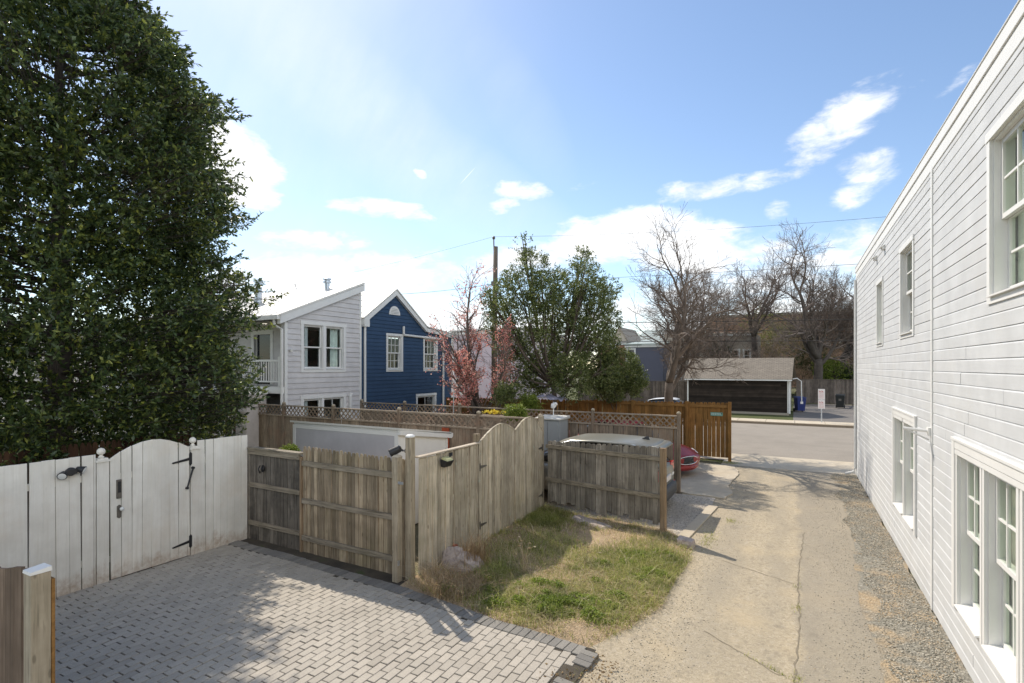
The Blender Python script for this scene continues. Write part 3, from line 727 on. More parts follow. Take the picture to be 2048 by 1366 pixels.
b = MB(); b.lathe([(.01, .0), (.012, .03), (.028, .045), (.03, .06), (.018, .075), (.002, .078)], (XF + .036, 1.2 + 3.05, 1.11), 12, (1, 0, 0)); W.part('knob', b, M['lens'], parent=gate, smooth=True)
for z in (.30, 1.72):
    b = MB(); b.wprism(fr, [(4.10, z + .012), (3.83, z - .03), (3.82, z - .045), (3.84, z - .055), (4.10, z - .035)], .027, .033)
    b.wprism(fr, [(4.10, z - .1), (4.125, z - .13), (4.15, z - .1), (4.15, z + .08), (4.125, z + .11), (4.10, z + .08)], .0285, .035)
    W.split('hinge', b, M['black_metal'], parent=gate)
b = MB(); b.tube([(XF + .05, 1.2 + 4.16, 1.55), (XF + .05, 1.2 + 4.06, 1.22)], [.016, .012], 8); b.lathe([(.024, -.02), (.024, .02)], (XF + .045, 1.2 + 4.16, 1.55), 10, (1, 0, 0)); b.lathe([(.022, -.02), (.022, .02)], (XF + .045, 1.2 + 4.06, 1.22), 10, (1, 0, 0))
W.part('gate_closer', b, M['black_metal'], parent=gate)
# twin floodlight on the white fence
FL = Thing('floodlight', 'black twin-head security floodlight mounted on the white fence', 'floodlight', (XF + .024, 3.62, 1.78))
x = XF + .03
b = MB(); b.lathe([(.06, 0), (.062, .03), (.05, .055), (.02, .06)], (x - .004, 3.62, 1.79), 16, (1, 0, 0)); b.wprism(((x, 3.50), (0, 1), (1, 0)), [(0.05, 1.745), (.18, 1.755), (.20, 1.79), (.17, 1.83), (.07, 1.83), (.04, 1.79)], .0, .06)
FL.part('body', b, M['black_metal'], bevel=.008)
for (dy, dz, ax) in ((-.12, -.02, (.75, -.5, -.45)), (.13, .02, (.6, .65, -.4))):
    c = Vector((x + .07, 3.62 + dy, 1.775 + dz)); a = Vector(ax).normalized()
    b = MB(); b.lathe([(.02, -.09), (.035, -.06), (.058, .0), (.06, .012)], c, 16, a); b.tube([c - a * .08, (x + .03, 3.62 + dy * .45, 1.79)], .014, 8)
    h = FL.part('lamp_head', b, M['black_metal'], smooth=False)
    b = MB(); b.lathe([(.05, .0125), (.05, .015), (.02, .02)], c, 16, a); FL.part('lamp_lens', b, M['lens'], parent=h)
# dark brown picket fence behind the white one
fr, L = frame2((-10.75, -1), (-10.75, 6.35))
D = Thing('picket_fence', 'dark brown picket fence half hidden behind the white fence and holly', 'fence', (-10.75, 4, 0))
b = MB(); pickets(b, fr, 0, L, .05, lambda u: 1.99, .092, .012, 0, .018, 'point', seed=9); D.part('panel', b, M['dark_brown'])
b = MB(); [b.wbox(fr, 0, L, z, z + .08, -.045, -.005) for z in (.4, 1.6)]; D.split('rail', b, M['dark_brown'])
# old cut-off post and board fence at the left front
fp = ground_at(68, 1366); PX, PY = -4.74, 1.68
N = Thing('fence_stub', 'weathered fence end with a square pale post and brown boards at the patio corner', 'fence', (PX, PY, 0))
b = MB(); b.box(PX - .058, PX + .058, PY - .058, PY + .058, 0, 1.84); p = N.part('post', b, M['post_wood'], bevel=.006)
b = MB(); b.hexa([(PX - .062, PY - .062, 1.842), (PX + .062, PY - .062, 1.842), (PX + .062, PY + .062, 1.842), (PX - .062, PY + .062, 1.842), (PX - .06, PY - .06, 1.862), (PX + .06, PY - .06, 1.862), (PX + .06, PY + .06, 1.875), (PX - .06, PY + .06, 1.875)])
N.part('post_cap', b, M['white_paint'], parent=p)
b = MB(); b.box(PX - .03, PX + .062, PY + .0585, PY + .078, .02, 1.78); N.part('batten', b, M['brown_rail'])
fr, L = frame2((-9.1, PY), (PX - .07, PY))
b = MB(); pickets(b, fr, 0, L, .04, lambda u: 1.80 + .045 * math.cos((L - u) * 5), .15, .006, .0, .022, seed=4); N.part('panel', b, M['brown_board'])
b = MB(); [b.wbox(fr, 0, L, z, z + .09, -.04, -.004) for z in (.4, 1.45)]; N.split('rail', b, M['grey_rail'])

# weathered two-panel fence behind the patio (faces the camera side)
YF = 6.42
fr, L = frame2((-9.17, YF + .02), (-5.37, YF - .04))     # normal -Y
F2 = Thing('weathered_fence', 'grey weathered fence of pointed pickets with bare rails, behind the patio', 'fence', (-7.3, YF, 0))
b = MB(); pickets(b, fr, 0.02, 1.45, .0, lambda u: 1.73 - .015 * u, .098, .007, -.02, 0, 'flat', seed=12, dn=.005); F2.part('panel', b, M['dark_panel_wood'])
b = MB(); b.wbox(fr, 0, 1.47, 1.735, 1.77, -.08, .06); b.wbox(fr, .02, 1.45, 1.64, 1.73, .005, .045); F2.part('cap_rail', b, M['grey_rail'], bevel=.004)
b = MB(); [b.wbox(fr, .02, 1.45, z, z + .085, .002, .042) for z in (.30, 1.02)]; F2.split('rail', b, M['grey_rail'], bevel=.004)
b = MB(); b.wbox(fr, -.05, .018, .0, 1.73, -.06, .02); F2.part('post', b, M['dark_wood'])
b = MB(); b.wbox(fr, 1.455, 1.50, .0, 1.70, -.02, .035); F2.part('post', b, M['rust_post'], bevel=.003)
b = MB(); pickets(b, fr, 1.515, L + .19, .0, lambda u: 1.885 - .008 * (u - 1.5), .091, .009, -.02, 0, 'point', seed=13, dn=.006, dz=.012); F2.part('panel', b, M['grey_wood'])
b = MB(); [b.wbox(fr, 1.515, L - .02, z, z + .09, .003, .043) for z in (.24, .89, 1.55)]; F2.split('rail', b, M['grey_rail'], bevel=.004)
b = MB(); c = Vector((-8.72, YF - .03, 1.40)); b.blob(c, .055, 3, .1, 1, 2, (.8, .6, 1.3)); b.tube([c + Vector((-.03, -.03, .06)), c + Vector((-.045, -.06, 0)), c + Vector((0, -.06, -.075)), c + Vector((.045, -.06, 0)), c + Vector((.03, -.03, .06))], .012, 6)
solo('wall_lantern', 'small black lantern hung on the dark end of the weathered fence', 'lantern', b, M['black_metal'], smooth=True)
# corner posts
b = MB(); b.box(-5.40, -5.29, 6.16, 6.27, 0, 1.92); P1 = Thing('timber_post', 'short square timber post at the patio fence corner', 'post', (-5.345, 6.215, 0), 'corner posts of the patio fence')
p = P1.part('shaft', b, M['post_wood'], bevel=.006); b = MB(); b.hexa([(-5.405, 6.155, 1.922), (-5.285, 6.155, 1.922), (-5.285, 6.275, 1.922), (-5.405, 6.275, 1.922), (-5.38, 6.18, 1.95), (-5.31, 6.18, 1.95), (-5.31, 6.25, 1.95), (-5.38, 6.25, 1.95)]); P1.part('post_cap', b, M['concrete'], parent=p)
b = MB(); b.box(-5.29, -5.19, 6.165, 6.172, 1.52, 1.56); b.box(-5.289, -5.284, 6.16, 6.2, .28, .36); P1.split('strap', b, M['galv'])
P2 = Thing('tall_post', 'taller timber post with a domed pale cap beside the short post', 'post', (-5.22, 6.37, 0), 'corner posts of the patio fence')
b = MB(); b.box(-5.275, -5.165, 6.315, 6.425, 0, 2.21); p = P2.part('shaft', b, M['post_wood'], bevel=.008)
b = MB(); b.lathe([(.077, 2.212), (.07, 2.232), (.045, 2.25), (.005, 2.256)], (-5.22, 6.37, 0), 16); P2.part('post_cap', b, M['white_paint'], parent=p, smooth=True)
CA = Thing('security_light', 'black cylindrical security camera light on the tall timber post', 'security light', (-5.28, 6.31, 1.99))
c = Vector((-5.42, 6.24, 2.0)); a = Vector((-.72, -.45, -.42)).normalized()
b = MB(); b.lathe([(.03, -.11), (.056, -.09), (.06, -.02), (.062, .07), (.058, .075)], c, 18, a); b.tube([c - a * .08, (-5.30, 6.315, 2.0)], .016, 8); b.lathe([(.04, 0), (.04, .02)], (-5.275, 6.36, 2.0), 12, (-1, 0, 0)); CA.part('housing', b, M['black_metal'])
for (o1, o2) in ((.022, .022), (-.024, .018), (0, -.024)):
    s = a.cross(Vector((0, 0, 1))).normalized(); q = c + s * o1 + s.cross(a) * o2
    b = MB(); b.lathe([(.014, .0755), (.013, .082), (.004, .086)], q, 10, a); CA.part('lamp_lens', b, M['lens'])

# scalloped gate fence facing the alley
fr, L = frame2((-5.13, 6.45), (-5.10, 10.98))
S = Thing('gate_fence', 'pale silvered board fence with twin scalloped gate leaves beside the plot', 'fence', (-5.12, 8.7, 0))
b = MB(); pickets(b, fr, 0, 1.70, .02, lambda u: 1.87 + .0 * u, .118, .012, 0, .022, seed=21, dn=.008, bottom=.05); S.part('panel', b, M['pale_wood'])
b = MB(); b.wbox(fr, -.02, 1.72, 1.887, 1.91, -.055, .05); S.part('cap_rail', b, M['pale_cap'], bevel=.004)
b = MB(); b.wbox(fr, 1.71, 1.80, 0, 2.06, -.10, -.005); S.part('post', b, M['grey_wood'], bevel=.004)
b = MB(); b.wbox(fr, 4.46, 4.56, 0, 2.16, -.10, .0); S.part('post', b, M['post_wood'], bevel=.004)
sc1 = lambda u: (1.90 + (2.175 - 1.90) * math.sin(min(1, max(0, (u - 1.73) / .85)) * PI / 2)) if u < 2.5 else (1.98 + .195 * math.cos(min(1, max(0, (u - 2.5) / .62)) * PI / 2))
sc2 = lambda u: (1.98 + .215 * math.sin(min(1, max(0, (u - 3.12) / .62)) * PI / 2)) if u < 3.8 else (1.82 + .375 * math.cos(min(1, max(0, (u - 3.8) / .66)) * PI / 2))
for (u0, u1, f, sd) in ((1.735, 3.11, sc1, 31), (3.125, 4.45, sc2, 33)):
    b = MB(); pickets(b, fr, u0, u1, .02, f, .112, .012, .004, .026, seed=sd, dn=.007, dz=0, bottom=.06)
    g = S.part('gate_leaf', b, M['pale_wood'])
    b = MB()
    for z in (.35, 1.35): b.wbox(fr, u0, u1, z, z + .09, -.045, -.002)
    r_ = S.split('gate_rail', b, M['grey_wood'], parent=g)
    b = MB(); k = 0                                              # thin trim strip on the scallop
    uu = [u0 + (u1 - u0) * i / 24 for i in range(25)]
    for q, w in zip(uu, uu[1:]): b.wprism(fr, [(q, f(q) - .006), (w, f(w) - .006), (w, f(w) + .012), (q, f(q) + .012)], -.002, .034)
    S.part('edge_trim', b, M['pale_wood'], parent=g)
    hu = u1 - .02 if sd == 33 else u0 + .02; sg = -1 if sd == 33 else 1
    for z in (.38, 1.45):
        b = MB(); b.wprism(fr, [(hu, z - .03), (hu + sg * .22, z - .012), (hu + sg * .22, z + .012), (hu, z + .03)][::sg], .031, .036); b.wbox(fr, hu - .025, hu + .01, z - .07, z + .07, .027, .034)
        S.split('hinge', b, M['old_metal'], parent=g)
FB = Thing('wedge_floodlight', 'dark floodlight with a yellowed lens under the rail of the scalloped fence', 'floodlight', (-5.09, 7.05, 1.75))
c = Vector((-5.03, 7.05, 1.76))
b = MB(); b.hexa([(c.x - .04, c.y - .09, c.z - .09), (c.x + .03, c.y - .09, c.z - .1), (c.x + .03, c.y + .09, c.z - .1), (c.x - .04, c.y + .09, c.z - .09), (c.x - .04, c.y - .1, c.z + .03), (c.x + .09, c.y - .1, c.z + .0), (c.x + .09, c.y + .1, c.z + .0), (c.x - .04, c.y + .1, c.z + .03)])
b.tube([(c.x - .03, c.y + .1, c.z), (c.x - .02, c.y + .19, c.z + .08)], .012, 6); b.box(-5.075, -5.06, 7.2, 7.28, 1.8, 1.86); FB.part('housing', b, M['black_metal'])
b = MB(); b.hexa([(c.x - .035, c.y - .085, c.z + .032), (c.x + .083, c.y - .085, c.z + .004), (c.x + .083, c.y + .085, c.z + .004), (c.x - .035, c.y + .085, c.z + .032), (c.x - .03, c.y - .07, c.z + .06), (c.x + .06, c.y - .07, c.z + .035), (c.x + .06, c.y + .07, c.z + .035), (c.x - .03, c.y + .07, c.z + .06)]); FB.part('lamp_lens', b, M['yellow_lens'])

# dog-eared dark fence closing the plot
fr, L = frame2((-5.03, 11.0), (-2.27, 10.52))
G = Thing('dog_eared_fence', 'dark weathered dog-eared fence with ragged board ends behind the grass plot', 'fence', (-3.6, 10.8, 0))
b = MB(); pickets(b, fr, .03, L - .07, .06, lambda u: 1.60 + .035 * u, .128, .010, -.02, 0, 'dog', seed=41, dn=.007, dz=.014, bottom=.2); G.part('panel', b, M['dark_wood'])
b = MB(); b.wbox(fr, .0, L - .07, 1.43, 1.52, .003, .043); b.wbox(fr, .0, L - .07, .68, .77, .003, .043); G.split('rail', b, M['grey_rail'], bevel=.004)
b = MB(); b.wbox(fr, L - .068, L + .035, 0, 1.69, -.05, .055); G.part('post', b, M['rust_post'], bevel=.005)

# lattice-topped fences running from the houses to the alley
def lattice_fence(name, label, A, B, stops, H, mat_b, seed, zt=None, flip=False, nolat=()):
    fr, L = frame2(A, B)
    T = Thing(name, label, 'fence', ((A[0] + B[0]) / 2, (A[1] + B[1]) / 2, 0), 'lattice-topped fences between the back yards')
    for i, (a, c) in enumerate(zip(stops, stops[1:])):
        b = MB(); pickets(b, fr, a + .05, c - .05, .05, H - .36, .14, .008, -.02, 0, 'flat', seed=seed + i, dz=.003); T.part('panel', b, mat_b)
        b = MB(); b.wbox(fr, a + .045, c - .045, H - .37, H - .33, -.045, .03); b.wbox(fr, a + .045, c - .045, H - .055, H - .02, -.045, .03); T.split('rail', b, M['lattice_wood_rail'])
        if i not in nolat:
            b = MB(); lattice(b, fr, a + .05, c - .05, H - .33, H - .055, -.012); T.part('lattice', b, M['lattice_wood'])
    for s in stops:
        b = MB(); b.wbox(fr, s - .045, s + .045, 0, H + .015, -.06, .03); p = T.part('post', b, M['lattice_wood'], bevel=.004)
        O, u, n = fr; c = O + u * s + n * -.015
        b = MB(); b.lathe([(.055, H + .017), (.062, H + .03), (.05, H + .06), (.025, H + .08), (.004, H + .085)], (c.x, c.y, 0), 10); T.part('post_cap', b, M['post_wood'], parent=p, smooth=True)
    return T
def xs_at(Y, pxs):
    out = []
    for px in pxs:
        r = (px - 1024) / FPX; d = Y / (CS + SN * r); out.append(d * (-SN + CS * r))
    return out
xa = xs_at(11.0, [508, 566, 665, 797, 956, 1080]); st = [x - xa[0] for x in xa]
lattice_fence('lattice_fence', 'nearer lattice-topped fence behind the white shed', (xa[0], 11.02), (xa[-1], 11.02), st, 2.12, M['lattice_wood'], 50)
b = MB(); fr, _ = frame2((xs_at(11, [886])[0], 10.98), (xs_at(11, [906])[0], 10.98)); b.wbox(fr, 0, .22, .1, 1.74, .012, .034); solo('red_board', 'red stained board leaning against the lattice fence beside the shed', 'board', b, M['red_paint'])
xb = xs_at(14.1, [722, 808, 918, 1015, 1042, 1185, 1357]); st = [x - xb[0] for x in xb]
lattice_fence('lattice_fence', 'farther lattice-topped fence running behind the parked dusty SUV', (xb[0], 14.12), (xb[-1], 14.12), st, 2.04, M['lattice_wood'], 60, nolat=(2, 3))
# brown stained fence at the street
fr, L = frame2((-14.0, 19.62), (-1.98, 19.62))
B = Thing('stained_fence', 'brown stained board fence with narrow see-through gaps beside the street', 'fence', (-8, 19.62, 0))
b = MB(); pickets(b, fr, 0, L - 3.4, .05, lambda u: 1.9 + .012 * u, .143, .004, -.02, 0, 'dog', seed=71); B.part('panel', b, M['brown_stain'])
b = MB(); pickets(b, fr, L - 3.39, L - .05, .12, lambda u: 1.9 + .012 * u, .143, .011, -.02, 0, 'dog', seed=72); b.wbox(fr, L - 3.39, L - .06, 1.42, 1.96, -.04, -.026); B.part('panel', b, M['brown_stain'])
b = MB(); [b.wbox(fr, 0, L - 5.6, z, z + .09, .002, .045) for z in (.4, 1.15, 1.72)]
B.split('rail', b, M['brown_rail'])
for s in [L - .06, L - 1.48, L - 3.45, L - 4.9, L - 6.3, L - 8.8]:
    b = MB(); b.wbox(fr, s, s + .1, 0, 1.93 + .012 * s, .0, .1); B.part('post', b, M['brown_stain'])
# lower part of the last bays: slatted screen gate in front with gaps
b = MB(); u = L - 3.35
b.wbox(fr, L - 5.6, L - .07, 1.86, 1.95, .002, .045)
B.split('rail', b, M['brown_rail'])
SGN = Thing('street_sign', 'small teal street-name plate on the brown stained fence', 'sign', (-2.45, 19.55, 1.6))
fs = (Vector((-2.62, 19.595)), Vector((1, 0)), Vector((0, -1)))
b = MB(); b.wbox(fs, 0, .40, 1.57, 1.69, .0, .012); SGN.part('plate', b, M['sign_teal'], bevel=.004)
b = MB(); rr = random.Random(3); u = .03
for k in range(9):
    w = rr.choice([.018, .022, .026]); z0 = 1.60
    b.wbox(fs, u, u + .006, z0, z0 + .06, .0125, .014); b.wbox(fs, u + .0065, u + w - .0005, z0 + (.05 if k % 3 else .024), z0 + (.059 if k % 3 else .034), .0125, .014)
    if k % 2: b.wbox(fs, u + w, u + w + .005, z0, z0 + .06, .0125, .014)
    u += w + .014 + (.012 if k == 4 else 0)
SGN.part('lettering', b, M['sign_white'])
b = MB(); b.wprism(fs, [(.335, 1.67), (.36, 1.61), (.385, 1.67)], .0125, .0145); SGN.part('arrow', b, M['sign_green'])
# the old boards across the street
def back_fence(A, B, H, label, seed, m=M['far_fence'], flip=False):
    fr, L = frame2(A, B)
    T = Thing('board_fence', label, 'fence', ((A[0] + B[0]) / 2, (A[1] + B[1]) / 2, .1), 'old board fences across the street')
    b = MB(); pickets(b, fr, 0, L, .22, H + .1, .145, .006, 0, .02, 'flat', seed=seed); T.part('panel', b, m)
    b = MB(); [b.wbox(fr, 0, L, z, z + .09, -.045, -.003) for z in (.55, H - .25)]; b.wbox(fr, -.02, L + .02, H + .105, H + .14, -.06, .06); T.split('rail', b, M['far_fence_rail'])
    for s in range(0, int(L), 2):
        b = MB(); b.wbox(fr, s, s + .1, .1, H + .09, -.15, -.05); T.part('post', b, m)
    return T
back_fence((-16.5, 42.6), (-6.6, 42.6), 2.0, 'grey board fence across the street, left of the dark garage', 80)
back_fence((.1, 50.6), (5.3, 50.6), 2.1, 'grey board fence behind the wheelie bins across the street', 90)
back_fence((5.3, 50.8), (5.75, 57), 2.1, 'short board fence end turned sideways beyond the blue bin', 95)

# ------------------------------------------------------------------ buildings
def spans(L0, L1, cuts):
    out = [(L0, L1)]
    for a, c in cuts:
        nw = []
        for s, e in out:
            if c <= s or a >= e: nw.append((s, e)); continue
            if a > s: nw.append((s, a))
            if c < e: nw.append((c, e))
        out = nw
    return [(s, e) for s, e in out if e - s > .02]
def siding(b, fr, L0, L1, z0, z1, e, holes=(), zt=None, th=.016, seed=0, joint=4.5, cove=0):
    O, u, n = fr; r = random.Random(seed); z = z0
    W = lambda a, zz, q: (O[0] + u[0] * a + n[0] * q, O[1] + u[1] * a + n[1] * q, zz)
    while z < z1 - .01:
        ze = min(z + e, z1); zc = (z + ze) / 2
        cuts = [(h[0], h[1]) for h in holes if min(ze, h[3]) - max(z, h[2]) > .5 * (ze - z)]
        base = [(L0, L1)]
        if zt:
            K = 240; base = []; on = None
            for i in range(K + 1):
                a = L0 + (L1 - L0) * i / K; ok = zt(a) >= zc
                if ok and on is None: on = a
                if (not ok or i == K) and on is not None: base.append((on, a)); on = None
        for (a0, a1) in base:
            for (s, t_) in spans(a0, a1, cuts):
                p = s
                while p < t_ - .01:
                    q = min(t_, p + joint * r.uniform(.6, 1.4))
                    if t_ - q < .4: q = t_
                    d = th + r.uniform(-.002, .002); i = len(b.v)
                    if cove:
                        b.v += [W(p, z, d), W(q, z, d), W(q, ze - cove, d), W(p, ze - cove, d), W(p, z, .0), W(q, z, .0), W(q, ze + .004, .002), W(p, ze + .004, .002)]
                        b.f += [(i, i + 1, i + 2, i + 3), (i + 4, i + 5, i + 1, i), (i + 3, i + 2, i + 6, i + 7), (i, i + 3, i + 7, i + 4), (i + 1, i + 5, i + 6, i + 2)]
                    else:
                        b.v += [W(p, z, d), W(q, z, d), W(q, ze + .004, .003), W(p, ze + .004, .003), W(p, z, .0), W(q, z, .0)]
                        b.f += [(i, i + 1, i + 2, i + 3), (i + 4, i + 5, i + 1, i), (i, i + 3, i + 4), (i + 1, i + 5, i + 2)]
                    p = q + .004
        z = ze
def wall_cells(b, fr, u0, u1, z0, z1, holes=(), n0=-.15, n1=-.001):
    us = sorted({u0, u1, *[min(u1, max(u0, h[0])) for h in holes], *[min(u1, max(u0, h[1])) for h in holes]})
    zs = sorted({z0, z1, *[min(z1, max(z0, h[2])) for h in holes], *[min(z1, max(z0, h[3])) for h in holes]})
    for a, c in zip(us, us[1:]):
        for s, t_ in zip(zs, zs[1:]):
            m = ((a + c) / 2, (s + t_) / 2)
            if any(h[0] < m[0] < h[1] and h[2] < m[1] < h[3] for h in holes): continue
            b.wbox(fr, a, c, s, t_, n0, n1)
def window(T, fr, u0, u1, z0, z1, cas=.09, depth=.10, grid=(3, 2), frame_m=None, glass_m=None, proud=.03, sill=True, curtain=None, parent=None, sash_d=.05, casement=False):
    fm = frame_m or M['trim_white']; gm = glass_m or M['glass']
    b = MB()
    if cas:
        b.wbox(fr, u0 - cas, u0, z0, z1, 0, proud); b.wbox(fr, u1, u1 + cas, z0, z1, 0, proud)
        b.wbox(fr, u0 - cas - .015, u1 + cas + .015, z1 + .001, z1 + cas, 0, proud + .008)
        b.wbox(fr, u0 - cas, u1 + cas, z0 - cas * .7, z0 - .001, 0, proud)
    b.wbox(fr, u0, u0 + .02, z0, z1, -depth - .05, .0); b.wbox(fr, u1 - .02, u1, z0, z1, -depth - .05, .0); b.wbox(fr, u0 + .021, u1 - .021, z1 - .02, z1, -depth - .05, 0)
    w = T.part('window', b, fm, parent=parent)
    if sill:
        b = MB(); O, u, n = fr
        def q(a, zz, o): return (O[0] + u[0] * a + n[0] * o, O[1] + u[1] * a + n[1] * o, zz)
        s = [q(u0 + .021, z0, -depth - .05), q(u1 - .021, z0, -depth - .05), q(u1 - .021, z0, proud + .03), q(u0 + .021, z0, proud + .03), q(u0 + .021, z0 + .05, -depth - .05), q(u1 - .021, z0 + .05, -depth - .05), q(u1 - .021, z0 + .015, proud + .03), q(u0 + .021, z0 + .015, proud + .03)]
        b.hexa(s); T.part('sill', b, fm, parent=w)
    zm = (z0 + z1) / 2
    halves = ((zm - .02, z1 - .021, -sash_d), (z0 + .045, zm + .02, -sash_d - .045)) if not casement else ((z0 + .02, z1 - .021, -sash_d),)
    b = MB(); g = MB()
    for (a, c, n1) in halves:
        n0 = n1 - .04; l, r_ = u0 + .021, u1 - .021; st = .045
        b.wbox(fr, l, l + st, a, c, n0, n1); b.wbox(fr, r_ - st, r_, a, c, n0, n1); b.wbox(fr, l + st, r_ - st, c - st, c, n0, n1); b.wbox(fr, l + st, r_ - st, a, a + st, n0, n1)
        gx, gz = grid
        for k in range(1, gx):
            x = l + st + (r_ - l - 2 * st) * k / gx; b.wbox(fr, x - .011, x + .011, a + st, c - st, n0 + .006, n1 - .006)
        for k in range(1, gz):
            zz = a + st + (c - a - 2 * st) * k / gz; b.wbox(fr, l + st, r_ - st, zz - .011, zz + .011, n0 + .008, n1 - .008)
        g.wbox(fr, l + st * .8, r_ - st * .8, a + st * .8, c - st * .8, n0 + .016, n0 + .021)
    T.part('sash', b, fm, parent=w); T.part('pane', g, gm, parent=w)
    if curtain:
        b = MB(); c0, c1 = curtain; K = 40
        for i in range(K):
            a, c = c0 + (c1 - c0) * i / K, c0 + (c1 - c0) * (i + 1) / K; o = lambda t_: -depth - .09 + .03 * math.sin(t_ * 38)
            O, u, n = fr
            b.poly([(O[0] + u[0] * a + n[0] * o(a), O[1] + u[1] * a + n[1] * o(a), z0), (O[0] + u[0] * c + n[0] * o(c), O[1] + u[1] * c + n[1] * o(c), z0), (O[0] + u[0] * c + n[0] * o(c), O[1] + u[1] * c + n[1] * o(c), z1), (O[0] + u[0] * a + n[0] * o(a), O[1] + u[1] * a + n[1] * o(a), z1)])
        T.part('curtain', b, M['curtain'], parent=w, smooth=True)
    return w
def roof_slab(b, A, Bp, C, Dp, th):
    n = (Vector(Bp) - Vector(A)).cross(Vector(Dp) - Vector(A)).normalized()
    if n.z < 0: n = -n
    lo = [Vector(p) for p in (A, Bp, C, Dp)]; hi = [p + n * th for p in lo]
    b.hexa([*lo, *hi])
def seams(b, A, Bp, C, Dp, th, step, h=.016, w=.02):
    """standing seams from the eave (A-B) to the ridge (D-C)"""
    A, Bp, C, Dp = map(Vector, (A, Bp, C, Dp)); n = (Bp - A).cross(Dp - A).normalized()
    if n.z < 0: n = -n
    L = (Bp - A).length; e = (Bp - A).normalized(); k = step / 2
    while k < L:
        p = A + (Bp - A) * (k / L); q = Dp + (C - Dp) * (k / L); s = e * (w / 2); o = n * (th + .002); t_ = n * (th + h)
        b.hexa([p - s + o, p + s + o, q + s + o, q - s + o, p - s + t_, p + s + t_, q + s + t_, q - s + t_]); k += step

# --- white clapboard building on the right
XW = 1.65
fr = (Vector((XW, -3)), Vector((0, 1)), Vector((-1, 0)))
WB = Thing('white_building', 'two-storey white clapboard building along the right side of the alley', 'building', (XW + 3, 8, 0))
U = lambda y: y + 3
wins = [(13.50, 14.32, 3.80, 5.12, (2, 2)), (10.25, 11.30, 3.84, 5.28, (2, 2)), (5.35, 6.52, 3.95, 5.44, (3, 2)), (10.12, 10.98, .76, 2.36, (3, 2)), (11.08, 11.94, .76, 2.36, (3, 2)),
        (4.86, 5.70, .58, 2.30, (3, 2)), (5.84, 6.68, .58, 2.30, (3, 2)), (6.82, 7.66, .58, 2.30, (3, 2)), (1.0, 2.1, 3.95, 5.44, (3, 2)), (.6, 1.6, .58, 2.3, (3, 2))]
holes = [(U(a), U(c), z0, z1) for a, c, z0, z1, g in wins]
hs = [(U(a) - .09, U(c) + .09, z0 - .06, z1 + .09) for a, c, z0, z1, g in wins]
b = MB(); siding(b, fr, 0, U(8.9), .02, 5.98, .140, hs, th=.015, seed=1, cove=.02, joint=3.2); siding(b, fr, U(8.98), 22.0, .02, 5.98, .140, hs, th=.015, seed=2, cove=.02, joint=3.2)
WB.part('siding', b, M['siding_white'])
b = MB(); wall_cells(b, fr, 0, 22, -.05, 6.2, holes); b.box(XW + .15, 8, 18.85, 19, 0, 6.2); b.box(XW + .15, 8, -3, -2.85, 0, 6.2); b.box(8, 8.15, -3, 19, 0, 6.2); b.box(XW + .15, 8, -2.8, 18.8, -.04, .02); b.box(XW + .15, 8, -2.8, 18.8, 3.0, 3.1)
WB.part('wall', b, M['white_paint'])
b = MB(); b.box(XW - .02, 8.15, -3, 19.02, 6.2, 6.3); WB.part('roof', b, M['tar'])
b = MB(); b.wbox(fr, 0, 22.02, 5.96, 6.13, .0, .024); b.wbox(fr, 0, 22.03, 6.132, 6.27, -.02, .04); b.wbox(fr, 0, 22.04, 6.272, 6.29, -.2, .05); WB.part('parapet', b, M['trim_white'], bevel=.006)
b = MB(); b.wbox(fr, U(8.9), U(8.98), .02, 5.955, .0, .03); b.wbox(fr, 21.9, 22.03, .02, 5.955, .0, .032); WB.split('corner_board', b, M['trim_white'], bevel=.003)
for k, (a, c, z0, z1, g) in enumerate(wins):
    window(WB, fr, U(a), U(c), z0, z1, cas=.085 if k < 3 or k > 7 else .055, depth=.10, grid=g, glass_m=M['white_glass'], curtain=(U(a) - .05, U(c) + .05) if k != 1 else (U(a), U(a) + .5))
b = MB()
for (a, c, z0, z1) in ((4.86, 7.66, .58, 2.30), (10.12, 11.94, .76, 2.36)):       # outer casings of the grouped windows
    b.wbox(fr, U(a) - .16, U(a) - .057, z0 - .06, z1 + .15, .0, .045); b.wbox(fr, U(c) + .057, U(c) + .16, z0 - .06, z1 + .15, .0, .045); b.wbox(fr, U(a) - .17, U(c) + .17, z1 + .151, z1 + .185, .0, .052); b.wbox(fr, U(a) - .056, U(c) + .056, z1 + .06, z1 + .15, .0, .04)
WB.split('casing', b, M['trim_white'], bevel=.004)
for y in (13.15, 14.35):
    b = MB(); b.wprism(fr, [(U(y), 5.72), (U(y) + .16, 5.72), (U(y) + .16, 5.80), (U(y), 5.80)], .015, .07); b.hexa([(XW - .015, y - .01, 5.80), (XW - .015, y + .17, 5.80), (XW - .13, y + .17, 5.73), (XW - .13, y - .01, 5.73), (XW - .015, y - .01, 5.82), (XW - .015, y + .17, 5.82), (XW - .13, y + .17, 5.745), (XW - .13, y - .01, 5.745)][::1])
    WB.part('vent_hood', b, M['trim_white'])
b = MB(); b.tube([(XW - .03, 9.0, 2.42), (XW - .32, 9.05, 2.44)], .022, 8); b.box(XW - .06, XW - .018, 8.94, 9.06, 2.36, 2.47); b.tube([(XW - .28, 9.04, 2.42), (XW - .04, 9.0, 2.30)], .012, 6); WB.part('bracket', b, M['trim_white'])
b = MB(); b.tube([(XW - .05, 18.82, 5.9), (XW - .05, 18.82, .25), (XW - .12, 18.78, .12), (XW - .32, 18.7, .07)], .04, 8); WB.split('downspout', b, M['trim_white'])

